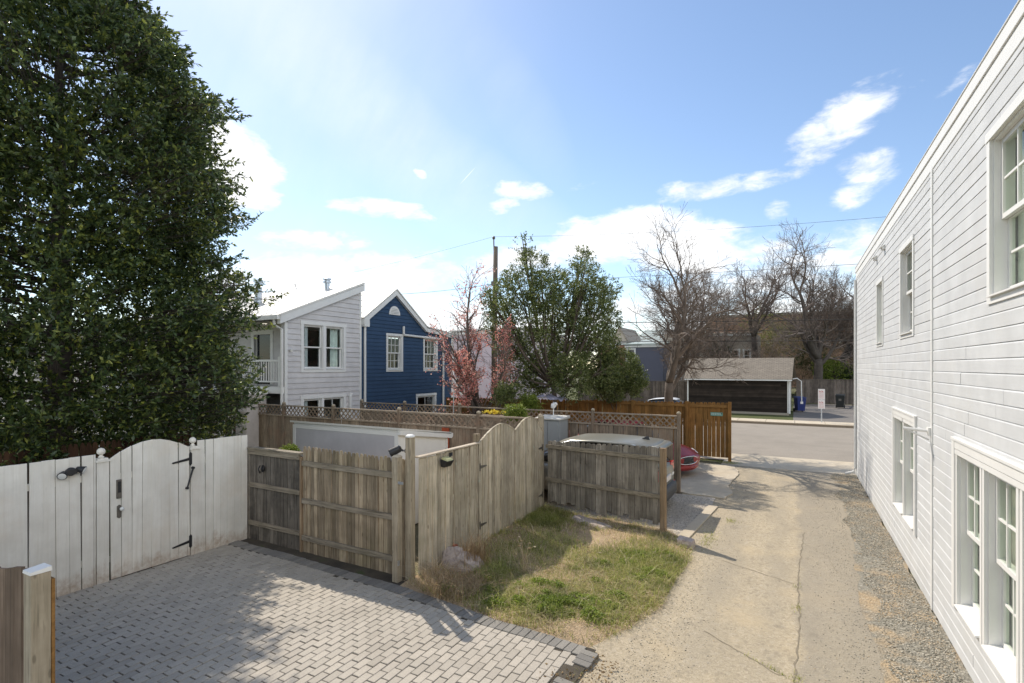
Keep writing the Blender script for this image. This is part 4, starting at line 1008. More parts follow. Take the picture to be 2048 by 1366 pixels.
# --- grey house
XH = -14.5
fr = (Vector((XH, 11.4)), Vector((0, 1)), Vector((1, 0)))
GH = Thing('grey_house', 'pale grey clapboard house with a slanted white metal roof and a balcony', 'house', (-18, 13.1, 0))
zt = lambda u: 4.93 + (6.35 - 4.93) * u / 3.4
wins = [(.75, 1.56, 3.2, 4.72), (1.70, 2.5, 3.2, 4.72)]; low = [(.75, 1.5, .3, 2.2), (1.6, 2.5, .3, 2.2)]
H = [(a, c, z0, z1) for a, c, z0, z1 in wins + low]; Hs = [(.64, 2.6, 3.1, 4.85), (.64, 2.6, .2, 2.32)]
b = MB(); siding(b, fr, .12, 3.36, .05, 6.3, .18, Hs, zt=lambda u: zt(u) - .1, th=.03, seed=5, joint=3)
frL = (Vector((-24, 12.3)), Vector((1, 0)), Vector((0, -1)))      # recessed wall behind the balcony
door = (6.75, 7.65, 2.66, 4.45)
siding(b, frL, 0, 9.4, .05, 4.9, .18, [(6.6, 7.8, 2.5, 4.6)], th=.026, seed=6)
GH.part('siding', b, M['siding_grey'])
b = MB(); wall_cells(b, fr, .9, 3.4, 0, 4.9, H); wall_cells(b, fr, 0, .9, 0, 4.9, H); b.wprism(fr, [(0, 4.9), (3.4, 4.9), (3.4, 6.3), (0, 4.91)], -.15, -.002)
wall_cells(b, frL, 0, 9.35, 0, 4.85, [door]); b.box(-24, XH, 14.65, 14.8, 0, 6.2); b.box(-24.1, -24, 12.3, 14.8, 0, 5); b.box(-23.9, XH - .2, 12.5, 14.6, 2.55, 2.65)
GH.part('wall', b, M['siding_grey'])
b = MB(); roof_slab(b, (-24.5, 11.15, 4.90), (XH + .16, 11.15, 4.90), (XH + .16, 14.85, 6.42), (-24.5, 14.85, 6.42), .06); GHr = GH.part('roof', b, M['metal_roof'])
b = MB(); seams(b, (-24.5, 11.15, 4.90), (XH + .16, 11.15, 4.90), (XH + .16, 14.85, 6.42), (-24.5, 14.85, 6.42), .06, .45); GH.part('roof_seams', b, M['metal_roof'], parent=GHr)
b = MB(); b.wprism(fr, [(-.26, 4.66), (3.44, 6.16), (3.44, 6.40), (-.26, 4.90)], .0, .15); b.wbox(fr, -.0, .11, 0, 4.74, .0, .03); b.wbox(fr, 3.3, 3.4, 0, 6.1, .0, .03); GH.split('trim', b, M['trim_white'])
b = MB(); b.box(-24.4, XH + .12, 11.03, 11.15, 4.80, 4.92); b.tube([(XH - .1, 11.09, 4.82), (XH - .1, 11.12, 4.62), (XH - .04, 11.34, 4.5), (XH - .04, 11.34, .1)], .045, 8); GH.part('gutter', b, M['trim_white'])
window(GH, fr, .75, 1.56, 3.2, 4.72, cas=.0, grid=(1, 1), curtain=None); window(GH, fr, 1.70, 2.5, 3.2, 4.72, cas=.0, grid=(1, 1), curtain=(2.1, 2.45))
window(GH, fr, .75, 1.5, .3, 2.2, cas=.0, grid=(1, 1), casement=True); window(GH, fr, 1.6, 2.5, .3, 2.2, cas=.0, grid=(2, 1), casement=True)
b = MB()
for z0, z1 in ((3.2, 4.72), (.3, 2.2)):
    b.wbox(fr, .63, .748, z0, z1, .0, .035); b.wbox(fr, 2.502, 2.62, z0, z1, .0, .035); b.wbox(fr, .61, 2.64, z1 + .001, z1 + .12, .0, .04); b.wbox(fr, .63, 2.62, z0 - .1, z0 - .001, .0, .04)
    b.wbox(fr, 1.562 if z0 > 3 else 1.502, 1.698 if z0 > 3 else 1.598, z0, z1, -.1, .034)
GH.split('casing', b, M['trim_white'])
b = MB(); b.wbox(frL, 6.6, 6.75, 2.66, 4.5, .0, .03); b.wbox(frL, 7.65, 7.8, 2.66, 4.5, .0, .03); b.wbox(frL, 6.6, 7.8, 4.45, 4.6, .0, .035); d_ = GH.part('balcony_door', b, M['trim_white'])
b = MB(); b.wbox(frL, 6.75, 7.65, 2.66, 4.45, -.12, -.09); GH.part('pane', b, M['car_glass'], parent=d_); b = MB(); b.wbox(frL, 6.75, 7.65, 3.5, 3.55, -.09, -.06); b.wbox(frL, 6.75, 6.81, 2.66, 4.45, -.088, -.06); b.wbox(frL, 7.59, 7.65, 2.66, 4.45, -.088, -.06); GH.part('sash', b, M['trim_white'], parent=d_)
b = MB(); b.box(-20, XH - .02, 11.42, 12.28, 2.50, 2.62); b.box(-20, XH - .0, 11.36, 11.415, 2.42, 2.64); bal = GH.part('balcony', b, M['trim_white'])
b = MB(); b.box(-20, XH - .14, 11.38, 11.43, 3.46, 3.52); b.box(-20, XH - .14, 11.39, 11.42, 2.78, 2.83)
x = -19.9
while x < XH - .25: b.box(x, x + .035, 11.392, 11.418, 2.832, 3.458); x += .125
for x in (-19.95, -17.6, -16.55, XH - .2): b.box(x - .05, x + .05, 11.355, 11.455, 2.645, 3.62)
GH.part('railing', b, M['trim_white'], parent=bal)
b = MB(); frG = (Vector((-20, 12.25)), Vector((1, 0)), Vector((0, -1))); b.wbox(frG, 2.6, 5.3, .1, 2.25, .07, .1); [b.wbox(frG, 2.6, 5.3, z, z + .03, .1, .12) for z in (.6, 1.1, 1.6, 2.1)]; GH.part('garage_door', b, M['trim_white'])
b = MB(); b.tube([(XH + .06, 14.2, 0), (XH + .06, 14.2, 2.2), (XH + .06, 14.25, 2.32)], .06, 8); GH.part('vent_pipe', b, M['trim_white'])
b = MB(); b.lathe([(.13, 5.2), (.13, 6.35), (.16, 6.37), (.16, 6.42), (.135, 6.43), (.135, 6.5), (.18, 6.51), (.18, 6.56)], (-18.0, 13.0, 0), 16); GH.part('flue', b, M['galv'], smooth=False)
b = MB(); b.lathe([(.09, 6.0), (.09, 6.48), (.15, 6.49), (.15, 6.55), (.1, 6.56), (.1, 6.6), (.15, 6.61), (.15, 6.66), (.05, 6.7)], (-15.75, 14.3, 0), 14); GH.part('vent_stack', b, M['galv'])
b = MB(); b.lathe([(.04, 0), (.05, .06), (.045, .12)], (XH + .02, 11.62, 3.85), 10, (.8, -.3, -.3)); GH.part('camera', b, M['white_paint'])

b = MB(); b.box(-16.6, -16.5, 12.46, 14.6, .05, 4.7); b.box(-23.9, XH - .2, 12.46, 14.6, 2.66, 2.68); b.box(-23.9, XH - .2, 12.5, 14.6, .0, .04); GH.part('interior', b, M['dark_in'])
# --- pale pink low wall house left of it (mostly behind the holly)
PH = Thing('pink_house', 'pale pink clapboard wing half hidden behind the holly tree', 'house', (-19, 9.6, 0))
fr = (Vector((-26, 10.6)), Vector((1, 0)), Vector((0, -1)))
b = MB(); siding(b, fr, 0, 10.75, .05, 2.4, .15, th=.02, seed=8); PH.part('siding', b, M['pink_wall'])
b = MB(); b.box(-26, -15.24, 10.6, 11.3, 0, 2.4); PH.part('wall', b, M['pink_wall']); b = MB(); b.box(-26.2, -15.2, 10.5, 11.34, 2.4, 2.5); PH.part('roof', b, M['trim_white'])
b = MB(); b.box(-42, -20.5, 11.4, 20, 0, 4.7); PH.part('rear_wing', b, M['pink_wall']); b = MB(); b.box(-42.2, -20.3, 11.2, 20.2, 4.7, 4.9); PH.part('rear_roof', b, M['metal_roof'])
gp = Thing('garden_gate', 'narrow dark brown gate of upright bars beside the pale pink wall', 'gate', (-15.6, 10.3, 0))
b = MB(); [b.box(-16.0 + k * .2, -15.92 + k * .2, 10.38, 10.42, .1, 1.85) for k in range(3)]; b.box(-16.05, -15.45, 10.36, 10.44, 1.851, 1.95); gp.split('bars', b, M['dark_brown'])

# --- blue house
fr = (Vector((XH, 14.82)), Vector((0, 1)), Vector((1, 0)))
BH = Thing('blue_house', 'deep blue clapboard house with a white gable roof and white windows', 'house', (-18, 17.5, 0))
def ztb(u):
    if u < 1.85: return 5.14 + (6.42 - 5.14) * u / 1.85
    if u < 3.85: return 6.42 + (5.03 - 6.42) * (u - 1.85) / 2.0
    return 5.03 - (u - 3.85) * .105
wins = [(1.46, 2.28, 3.16, 4.55), (3.85, 4.7, 3.16, 4.55)]; low = [(3.35, 4.6, .6, 2.0)]
b = MB(); siding(b, fr, .1, 5.98, .05, 6.4, .15, [(a - .1, c + .1, z0 - .1, z1 + .1) for a, c, z0, z1 in wins + low], zt=lambda u: ztb(u) - .12, th=.024, seed=15, joint=4)
BH.part('siding', b, M['siding_blue'])
b = MB(); wall_cells(b, fr, 0, 6, 0, 4.75, wins + low); b.wprism(fr, [(0, 4.75), (6, 4.75), (6, ztb(6) - .05), (3.85, 4.98), (1.85, 6.37), (0, 5.09)], -.15, -.002); b.box(-24, XH - .15, 20.65, 20.8, 0, 4.7); b.box(-24, XH - .15, 14.83, 14.95, 0, 5); b.box(-24.1, -24, 14.83, 20.8, 0, 5); BH.part('wall', b, M['siding_blue'])
P = lambda u, z, x: (x, 14.82 + u, z)
b = MB(); sb = MB()
for (u0, z0, u1, z1) in ((-.0, 5.12, 1.85, 6.44), (3.9, 5.02, 1.85, 6.44)):
    roof_slab(b, P(u0, z0, -24.2), P(u0, z0, XH + .16), P(u1, z1, XH + .16), P(u1, z1, -24.2), .05); seams(sb, P(u0, z0, -24.2), P(u0, z0, XH + .16), P(u1, z1, XH + .16), P(u1, z1, -24.2), .05, .42)
roof_slab(b, P(6.2, 4.80, -24.2), P(6.2, 4.80, XH + .16), P(3.87, 5.035, XH + .16), P(3.87, 5.035, -24.2), .05)
rf = BH.part('roof', b, M['metal_roof']); BH.part('roof_seams', sb, M['metal_roof'], parent=rf)
b = MB()
for pts in ([(0.0, 5.1), (1.85, 6.42), (1.85, 6.22), (0.0, 4.9)], [(1.85, 6.42), (3.9, 5.0), (3.86, 4.84), (1.85, 6.22)], [(3.9, 5.0), (6.2, 4.8), (6.2, 4.64), (3.9, 4.84)]): b.wprism(fr, pts[::-1], .0, .14)
b.wbox(fr, 5.88, 6.0, 0, 4.66, .0, .03); BH.split('trim', b, M['trim_white'])
for a, c, z0, z1 in wins: window(BH, fr, a, c, z0, z1, cas=.1, grid=(3, 2))
window(BH, fr, *low[0], cas=.1, grid=(2, 1), casement=True)
b = MB(); vp = [(1.85 + .33 * math.cos(t_), 5.42 + .36 * math.sin(t_)) for t_ in [PI * k / 14 for k in range(15)]]; b.wprism(fr, vp[::-1], .012, .04)
v_ = BH.part('gable_vent', b, M['trim_white']); b = MB()
for z in (5.47, 5.53, 5.59, 5.65): w = math.sqrt(max(.01, .26 ** 2 - (z - 5.42) ** 2 * .8)); b.wbox(fr, 1.85 - w, 1.85 + w, z, z + .012, .0405, .044)
BH.part('louvre', b, M['old_metal'], parent=v_)
b = MB(); x = XH + .06
b.tube([(x, 17.2, 4.98), (x, 17.2, 4.55 + .12), (x + .01, 17.25, 4.62), (x + .01, 19.95, 4.56), (x + .01, 20.0, 4.5), (x, 20.0, .05)], .05, 8)
b.tube([(x, 14.95, 4.95), (x, 14.95, .05)], .05, 8); b.box(XH + .0, XH + .16, 14.84, 15.1, 4.82, 5.12); BH.split('downspout', b, M['trim_white'])

b = MB(); b.box(-16.6, -16.5, 15, 20.6, .05, 4.6); b.box(-23.9, XH - .2, 15, 20.6, .0, .04); b.box(-23.9, XH - .2, 15, 20.6, 2.6, 2.7); BH.part('interior', b, M['dark_in'])
# --- white shed
SH = Thing('white_shed', 'low white garden shed with a grey panel side, behind the weathered pickets', 'shed', (-8.5, 9, 0))
fr = (Vector((-10.1, 8.2)), Vector((1, 0)), Vector((0, -1))); fr2 = (Vector((-7.0, 8.2)), Vector((0, 1)), Vector((1, 0)))
b = MB(); b.box(-10.1, -7.0, 8.2, 9.85, 0, 1.72); b.wprism(fr2, [(0, 1.72), (1.65, 1.72), (1.65, 1.76), (0, 2.02)], -3.1, 0); SH.part('wall', b, M['white_paint'])
b = MB(); b.wbox(fr, .08, 3.0, .15, 1.9, .002, .02); SH.part('side_panel', b, M['shed_grey'])
b = MB(); b.wbox(fr, 0, .08, .0, 1.98, .0, .03); b.wbox(fr, 3.0, 3.1, 0, 1.98, .0, .03); b.wbox(fr, .08, 3.0, 1.9, 1.98, .0, .028); b.wbox(fr2, 1.57, 1.65, 0, 1.66, .0, .02); SH.split('trim', b, M['trim_white'])
b = MB(); b.hexa([(-10.16, 8.14, 2.03), (-6.93, 8.14, 2.03), (-6.93, 9.92, 1.76), (-10.16, 9.92, 1.76), (-10.16, 8.14, 2.07), (-6.93, 8.14, 2.07), (-6.93, 9.92, 1.80), (-10.16, 9.92, 1.80)]); SH.part('roof', b, M['metal_roof'])
b = MB(); b.wprism(fr2, [(-.05, 1.93), (1.74, 1.66), (1.79, 1.70), (1.79, 1.77), (-.05, 2.025)], .002, .07); SH.part('fascia', b, M['trim_white'])
# --- storage cabinet
CB = Thing('storage_cabinet', 'grey plastic storage cabinet behind the scalloped gate', 'cabinet', (-6.05, 13.6, 0))
b = MB(); b.box(-6.4, -5.7, 13.3, 13.92, .05, 1.82); CB.part('body', b, M['cabinet'], bevel=.01)
b = MB(); b.box(-6.36, -6.06, 13.28, 13.298, .12, 1.78); b.box(-6.04, -5.74, 13.28, 13.298, .12, 1.78); CB.part('door', b, M['cabinet'], bevel=.006)
b = MB(); b.hexa([(-6.45, 13.25, 1.822), (-5.65, 13.25, 1.822), (-5.65, 13.97, 1.822), (-6.45, 13.97, 1.822), (-6.45, 13.25, 1.86), (-5.65, 13.25, 1.86), (-5.65, 13.97, 1.9), (-6.45, 13.97, 1.9)]); CB.part('lid', b, M['cabinet_top'], bevel=.008)

# --- dark garage across the street
GA = Thing('dark_garage', 'dark clapboard garage with a tan shingle roof across the street', 'garage', (-3.5, 41, .1))
X0, X1, Y0, Y1 = -6.75, -.38, 38.9, 43.1
fr = (Vector((X0, Y0)), Vector((1, 0)), Vector((0, -1))); fr2 = (Vector((X1, Y0)), Vector((.035, 1)).normalized(), Vector((1, -.035)).normalized())
b = MB(); siding(b, fr, .08, X1 - X0 - .08, .24, 2.5, .125, th=.025, seed=33, joint=9); GA.part('siding', b, M['siding_black'])
b = MB(); b.prism_z([(X0, Y0), (X1, Y0), (X1 + .15, Y1), (X0, Y1)], .2, 2.5); b.wprism(fr2, [(0, 2.5), (4.2, 2.5), (2.1, 3.75)], -.3, 0); GA.part('wall', b, M['house_tan'])
b = MB(); b.box(X0 - .05, X1 + .05, Y0 - .05, Y0 + .2, .0, .24); GA.part('foundation', b, M['house_tan'])
b = MB(); ym = (Y0 + Y1) / 2
roof_slab(b, (X0 - .2, Y0 - .3, 2.42), (X1 + .22, Y0 - .3, 2.42), (X1 + .32, ym, 3.86), (X0 - .2, ym, 3.86), .05); roof_slab(b, (X0 - .2, Y1 + .3, 2.42), (X1 + .45, Y1 + .3, 2.42), (X1 + .32, ym, 3.86), (X0 - .2, ym, 3.86), .05); GA.part('roof', b, M['shingle'])
b = MB(); b.wbox(fr, -.2, X1 - X0 + .22, 2.36, 2.44, .27, .31); b.wbox(fr, -.02, .06, .24, 2.48, .0, .03); b.wbox(fr, X1 - X0 - .06, X1 - X0 + .03, .24, 2.48, .0, .035)
GA.split('trim', b, M['trim_white'])
b = MB(); b.tube([(X1 + .07, Y0 - .06, 2.3), (X1 + .07, Y0 - .06, .2)], .05, 8); b.tube([(X1 + .25, Y0 + 1.6, 2.45), (X1 + .5, Y0 + 1.7, 2.5), (X1 + .75, Y0 + 1.75, 2.3), (X1 + .78, Y0 + 1.75, .9)], .035, 8); GA.split('downspout', b, M['trim_white'])

# --- far houses and the long brick block
def far_house(name, label, px0, px1, Y, ztop_px, wall, roofm, wins=(), depth=9, gable=False, ridge=1.6, group=None, zbase=0, eave=.25):
    xs = xs_at(Y, [px0, px1]); d = [Y / (CS + SN * (p - 1024) / FPX) for p in (px0, px1)]
    zt_ = EYE + (HZ - ztop_px) / FPX * (sum(d) / 2)
    T = Thing(name, label, 'house', ((xs[0] + xs[1]) / 2, Y + depth / 2, 0), group)
    fr = (Vector((xs[0], Y)), Vector((1, 0)), Vector((0, -1))); L = xs[1] - xs[0]
    def uz(px, py):
        r = (px - 1024) / FPX; dd = Y / (CS + SN * r); return dd * (-SN + CS * r) - xs[0], EYE + (HZ - py) / FPX * dd
    W_ = []
    for (a, c_, p, q) in wins:
        (u0, z1), (u1, z0) = uz(a, p), uz(c_, q); W_.append((u0, u1, z0, z1))
    b = MB(); wall_cells(b, fr, 0, L, zbase, zt_, W_, -.3, 0); b.box(xs[0], xs[0] + .2, Y + .3, Y + depth, zbase, zt_); b.box(xs[1] - .2, xs[1], Y + .3, Y + depth, zbase, zt_); b.box(xs[0], xs[1], Y + depth - .2, Y + depth, zbase, zt_)
    if gable: b.wprism(fr, [(0, zt_), (L, zt_), (L / 2, zt_ + ridge)], -.3, 0)
    T.part('wall', b, wall)
    b = MB()
    if gable:
        for s in (0, 1):
            e = (xs[0] - .2) if s == 0 else xs[1] + .2; m_ = (xs[0] + xs[1]) / 2
            roof_slab(b, (e, Y - .2, zt_ - .08), (e, Y + depth, zt_ - .08), (m_, Y + depth, zt_ + ridge), (m_, Y - .2, zt_ + ridge), .08)
    else:
        roof_slab(b, (xs[0] - .2, Y - .25, zt_ + .02), (xs[1] + .2, Y - .25, zt_ + .02), (xs[1] + .2, Y + depth, zt_ + ridge), (xs[0] - .2, Y + depth, zt_ + ridge), .1)
    T.part('roof', b, roofm)
    for (u0, u1, z0, z1) in W_: window(T, fr, u0, u1, z0, z1, cas=.12, grid=(1, 1), depth=.12)
    b = MB(); b.wbox(fr, -.1, L + .1, zt_ - .22, zt_ - .02, .02, .12); T.split('trim', b, M['trim_white'])
    return T, fr, L
T_, f_, l_ = far_house('lavender_house', 'pale lavender house across the street behind the pink redbud', 905, 1045, 36.5, 662, M['house_lav'], M['metal_roof'], [(912, 927, 757, 787)], ridge=.25)
b = MB(); b.wbox(f_, .0, .14, 0, 5.8, .0, .05); T_.split('corner_board', b, M['trim_white'])
far_house('slate_house', 'slate blue house with one white window across the street', 1252, 1326, 52, 690, M['house_slate'], M['green_roof'], [(1254, 1269, 699, 722)], ridge=.9)
far_house('orange_house', 'orange brick house beside the slate blue one', 1196, 1251, 53, 686, M['brick_orange'], M['metal_roof'], [(1224, 1230, 694, 712)], ridge=.4)
far_house('gabled_house', 'small grey gabled house rising behind the orange brick house', 1222, 1256, 62, 686, M['house_beige'], M['house_tan'], gable=True, ridge=1.9, depth=7)
far_house('green_roofed_house', 'house with a pale green metal roof behind the slate blue house', 1262, 1330, 66, 692, M['house_tan'], M['green_roof'], ridge=2.4, depth=8)
far_house('beige_house', 'beige house seen between the bare tree stems', 1329, 1386, 56, 664, M['house_beige'], M['metal_roof'], [(1331, 1344, 764, 786), (1352, 1362, 740, 760)], ridge=.8)
far_house('tan_house', 'tan rendered house above the ridge of the dark garage', 1396, 1512, 64, 668, M['house_tan'], M['house_beige'], [(1412, 1442, 698, 722), (1462, 1478, 700, 722), (1488, 1500, 700, 722)], ridge=.6)
BB = Thing('brick_block', 'long red brick apartment block behind the far trees', 'apartment block', (0, 100, 0))
fr = (Vector((-13.5, 95)), Vector((1, 0)), Vector((0, -1)))
ww = []
for z in (6.2, 2.6):
    for u in [1.0 + 2.05 * k for k in range(18)]:
        if (int(u * 7) % 3): ww.append((u, u + 1.0, z, z + 1.7))
b = MB(); wall_cells(b, fr, 0, 40, 0, 11.6, ww, -.4, 0); b.box(-13.5, -13.1, 95.4, 108, 0, 11.6); b.box(26.1, 26.5, 95.4, 108, 0, 11.6); b.box(-13.5, 26.5, 107.6, 108, 0, 11.6); BB.part('wall', b, M['brick_far'])
b = MB(); b.box(-13.7, 26.7, 94.8, 108.2, 11.6, 11.95); BB.part('roof', b, M['house_tan'])
for (u0, u1, z0, z1) in ww: window(BB, fr, u0, u1, z0, z1, cas=0, grid=(1, 1), depth=.2, sill=False, curtain=None)
b = MB(); b.box(-13, 26, 95.9, 96.0, 0, 11.5); BB.part('interior', b, M['house_beige'])
# ------------------------------------------------------------------ cars
def loft(b, secs):
    """secs: list of closed point loops of equal length"""
    i0 = len(b.v); n = len(secs[0])
    for s in secs: b.v += [tuple(p) for p in s]
    for j in range(len(secs) - 1):
        for q in range(n):
            r = (q + 1) % n
            b.f.append((i0 + j * n + q, i0 + j * n + r, i0 + (j + 1) * n + r, i0 + (j + 1) * n + q))
    b.f.append(tuple(i0 + q for q in reversed(range(n)))); b.f.append(tuple(i0 + (len(secs) - 1) * n + q for q in range(n)))
def ssec(x, hw, z0, z1, p=3.2, n=28, tuck=.0):
    out = []
    zc, hz = (z0 + z1) / 2, (z1 - z0) / 2
    for k in range(n):
        t_ = 2 * PI * k / n; c, s = math.cos(t_), math.sin(t_)
        y = hw * math.copysign(abs(c) ** (2 / p), c); z = zc + hz * math.copysign(abs(s) ** (2 / p), s)
        y *= 1 - tuck * max(0, (z - zc) / hz)
        out.append((x, y, z))
    return out
def wheels(T, xs, hw, R):
    for x in xs:
        for s in (-1, 1):
            b = MB(); b.lathe([(R * .62, -.1), (R * .95, -.1), (R, -.06), (R, .06), (R * .95, .1), (R * .62, .1)], (x, s * (hw - .12), R), 24, (0, 1, 0)); w = T.part('wheel', b, M['rubber'])
            b = MB(); b.lathe([(R * .6, -.07), (R * .62, .095 * 1), (R * .5, .07), (R * .12, .085), (.01, .09)] if s > 0 else [(R * .6, .07), (R * .62, -.095), (R * .5, -.07), (R * .12, -.085), (.01, -.09)], (x, s * (hw - .12), R), 18, (0, 1, 0)); T.part('rim', b, M['chrome'], parent=w)
# local frame: +x forwards, z up
def suv(label, loc, rotz):
    T = Thing('parked_suv', label, 'car', loc, None, True, rotz)
    b = MB(); loft(b, [ssec(x, hw, z0, z1, 4) for x, hw, z0, z1 in ((-2.33, .70, .50, .92), (-2.28, .83, .36, 1.0), (-2.1, .90, .27, 1.04), (-1.2, .92, .25, 1.05), (.6, .92, .25, 1.04), (1.3, .91, .25, 1.03), (1.9, .88, .27, .95), (2.2, .80, .34, .84), (2.32, .66, .42, .72))]); body = T.part('body', b, M['suv_paint'], smooth=True)
    b = MB(); loft(b, [ssec(x, hw, .93, z1, 3.4, tuck=.17) for x, hw, z1 in ((-2.24, .80, 1.08), (-2.0, .82, 1.36), (-1.72, .83, 1.47), (-.2, .83, 1.49), (.2, .82, 1.38), (1.05, .80, 1.04))]); T.part('glasshouse', b, M['car_glass'], smooth=True)
    b = MB(); loft(b, [ssec(x, hw, z1 - .14, z1, 2.3) for x, hw, z1 in ((-2.2, .60, 1.50), (-2.1, .68, 1.56), (-1.5, .71, 1.60), (-.8, .72, 1.61), (-.2, .69, 1.58), (.15, .60, 1.48))]); T.part('roof', b, M['suv_paint'], smooth=True)
    for s in (-1, 1):
        b = MB(); b.tube([(-1.98, s * .66, 1.47), (-1.75, s * .68, 1.52), (-.9, s * .695, 1.535), (-.2, s * .68, 1.515), (.02, s * .65, 1.45)], .014, 8); T.part('roof_rail', b, M['galv'])
        for xx in (-1.35, -.2):                                  # pillars
            b = MB(); b.hexa([(xx - .05, s * .82, 1.0), (xx + .05, s * .82, 1.0), (xx + .05, s * .835, 1.0), (xx - .05, s * .835, 1.0), (xx - .05, s * .68, 1.5), (xx + .05, s * .68, 1.5), (xx + .05, s * .70, 1.5), (xx - .05, s * .70, 1.5)]); T.part('pillar', b, M['suv_paint'])
        b = MB(); loft(b, [[(-2.31 + f * .02, s * y_, z_) for y_, z_ in ((.48, .98), (.84 - f * .02, 1.0), (.87 - f * .02, .80), (.72, .74), (.5, .80))] for f in (0, 6)]); lt = T.part('tail_lamp', b, M['tail_red'], bevel=.01)
        b = MB(); b.box(-2.335, -2.25, s * .62 - .11, s * .62 + .11, .68, .75); T.part('reverse_lens', b, M['head_lens'], parent=lt, bevel=.01)
        b = MB(); b.box(-2.36, -2.3, s * .66 - .09, s * .66 + .09, .46, .54); T.part('reflector', b, M['tail_red'], bevel=.01)
        b = MB(); b.hexa([(2.0, s * .55 - .1, .72), (2.28, s * .55 - .1, .70), (2.24, s * .55 + .2 * 1, .70), (2.0, s * .55 + .2, .72), (2.0, s * .55 - .1, .86), (2.2, s * .55 - .1, .80), (2.12, s * .55 + .2, .82), (2.0, s * .55 + .2, .86)]); T.part('headlamp', b, M['head_lens'], bevel=.02)
        b = MB(); b.blob((.75, s * 1.0, 1.08), .11, 1, .02, 1, 2, (.7, 1.0, .7)); T.part('mirror', b, M['suv_paint'], smooth=True)
    b = MB(); loft(b, [ssec(x, hw, z0, z1, 4) for x, hw, z0, z1 in ((-2.42, .6, .3, .48), (-2.38, .8, .24, .56), (-2.2, .9, .2, .58), (-2.0, .925, .2, .5))]); T.part('bumper', b, M['plastic_grey'], smooth=True)
    b = MB(); b.box(-2.365, -2.3, -.26, .26, .66, .78); T.part('number_plate', b, M['sign_white'], bevel=.006)
    b = MB(); b.hexa([(-1.92, -.03, 1.57), (-1.72, -.02, 1.58), (-1.72, .02, 1.58), (-1.92, .03, 1.57), (-1.9, -.012, 1.655), (-1.85, -.01, 1.655), (-1.85, .01, 1.655), (-1.9, .012, 1.655)]); T.part('antenna', b, M['black_metal'], bevel=.008)
    b = MB(); b.tube([(-2.28, -.35, 1.06), (-2.2, .15, 1.2)], .012, 6); T.part('wiper', b, M['black_metal'])
    b = MB(); loft(b, [ssec(x, .62, z - .03, z, 3) for x, z in ((-2.33, 1.45), (-2.26, 1.50), (-2.05, 1.53))]); T.part('spoiler', b, M['suv_paint'], smooth=True)
    wheels(T, (-1.4, 1.35), .93, .35); return T
def sedan(name, label, loc, rotz, m, grille=False):
    T = Thing(name, label, 'car', loc, None, True, rotz)
    b = MB(); loft(b, [ssec(x, hw, z0, z1, p) for x, hw, z0, z1, p in ((-2.42, .62, .45, .85, 3), (-2.36, .78, .33, .97, 3.4), (-2.1, .90, .24, 1.0, 3.6), (-1.2, .95, .20, .98, 3.6), (.4, .95, .20, .96, 3.6), (1.0, .95, .20, .95, 3.4), (1.5, .94, .21, .90, 3.2), (1.9, .92, .22, .83, 3.0), (2.15, .86, .24, .76, 2.8), (2.32, .76, .27, .69, 2.6), (2.41, .62, .28, .66, 2.5), (2.47, .48, .30, .64, 2.4), (2.50, .30, .35, .60, 2.2))]); T.part('body', b, m, smooth=True)
    b = MB(); loft(b, [ssec(x, hw, .86, z1, 3, tuck=.2) for x, hw, z1 in ((-2.1, .70, 1.0), (-1.5, .78, 1.25), (-.9, .80, 1.38), (-.2, .80, 1.42), (.3, .80, 1.34), (1.25, .76, .94))]); T.part('glasshouse', b, M['car_glass'], smooth=True)
    b = MB(); loft(b, [ssec(x, hw, z1 - .07, z1, 2.6) for x, hw, z1 in ((-1.4, .52, 1.31), (-1.1, .60, 1.39), (-.4, .63, 1.45), (0, .62, 1.435), (.25, .58, 1.385))]); T.part('roof', b, m, smooth=True)
    for s in (-1, 1):
        b = MB(); loft(b, [[(x, s * (y - .0), z) for x, y, z in q] for q in ([(1.95, .80, .70), (2.2, .66, .645), (2.25, .72, .60), (2.02, .88, .64)], [(1.95, .82, .735), (2.2, .69, .675), (2.27, .74, .625), (2.03, .90, .67)])]); T.part('headlamp', b, M['head_lens'], bevel=.012)
        b = MB(); loft(b, [[(x, s * y, z) for x, y, z in q] for q in ([(-2.38, .40, .80), (-2.28, .84, .82), (-2.28, .84, .72), (-2.39, .40, .70)], [(-2.43, .40, .80), (-2.33, .86, .82), (-2.33, .86, .72), (-2.44, .40, .70)])]); T.part('tail_lamp', b, M['tail_red'])
        b = MB(); b.blob((.85, s * 1.02, .98), .1, 1, .02, 1, 2, (.8, 1.1, .7)); T.part('mirror', b, m, smooth=True)
        b = MB(); b.box(2.20, 2.30, s * .62 - .14, s * .62 + .14, .285, .31); b.box(2.20, 2.29, s * .62 - .16, s * .62 + .16, .335, .35); T.split('bumper_trim', b, M['chrome'])
    wheels(T, (-1.45, 1.45), .95, .34)
    if grille:
        n = 36; ring = []
        for k in range(n):
            a = 2 * PI * k / n; y = .43 * math.copysign(abs(math.cos(a)) ** .75, math.cos(a)); z = .50 + .115 * math.sin(a)
            x = 2.52 - .055 * (abs(y) / .43) ** 2 - .12 * max(0, z - .52); ring.append(Vector((x, y, z)))
        b = MB(); b.tube(ring + ring[:1], .013, 8, cap=False); g_ = T.part('grille_surround', b, M['chrome'], smooth=True)
        b = MB(); i = len(b.v); b.v += [tuple(p) for p in ring] + [(2.535, 0, .51)]
        b.f += [(k, (k + 1) % n, n) for k in range(n)]; T.part('grille', b, M['car_glass'], parent=g_, smooth=True)
        b = MB(); loft(b, [ssec(x, hw, .2, .36, 3) for x, hw in ((2.1, .86), (2.3, .72), (2.44, .5), (2.5, .3))]); T.part('lower_bumper', b, m, smooth=True)
    return T
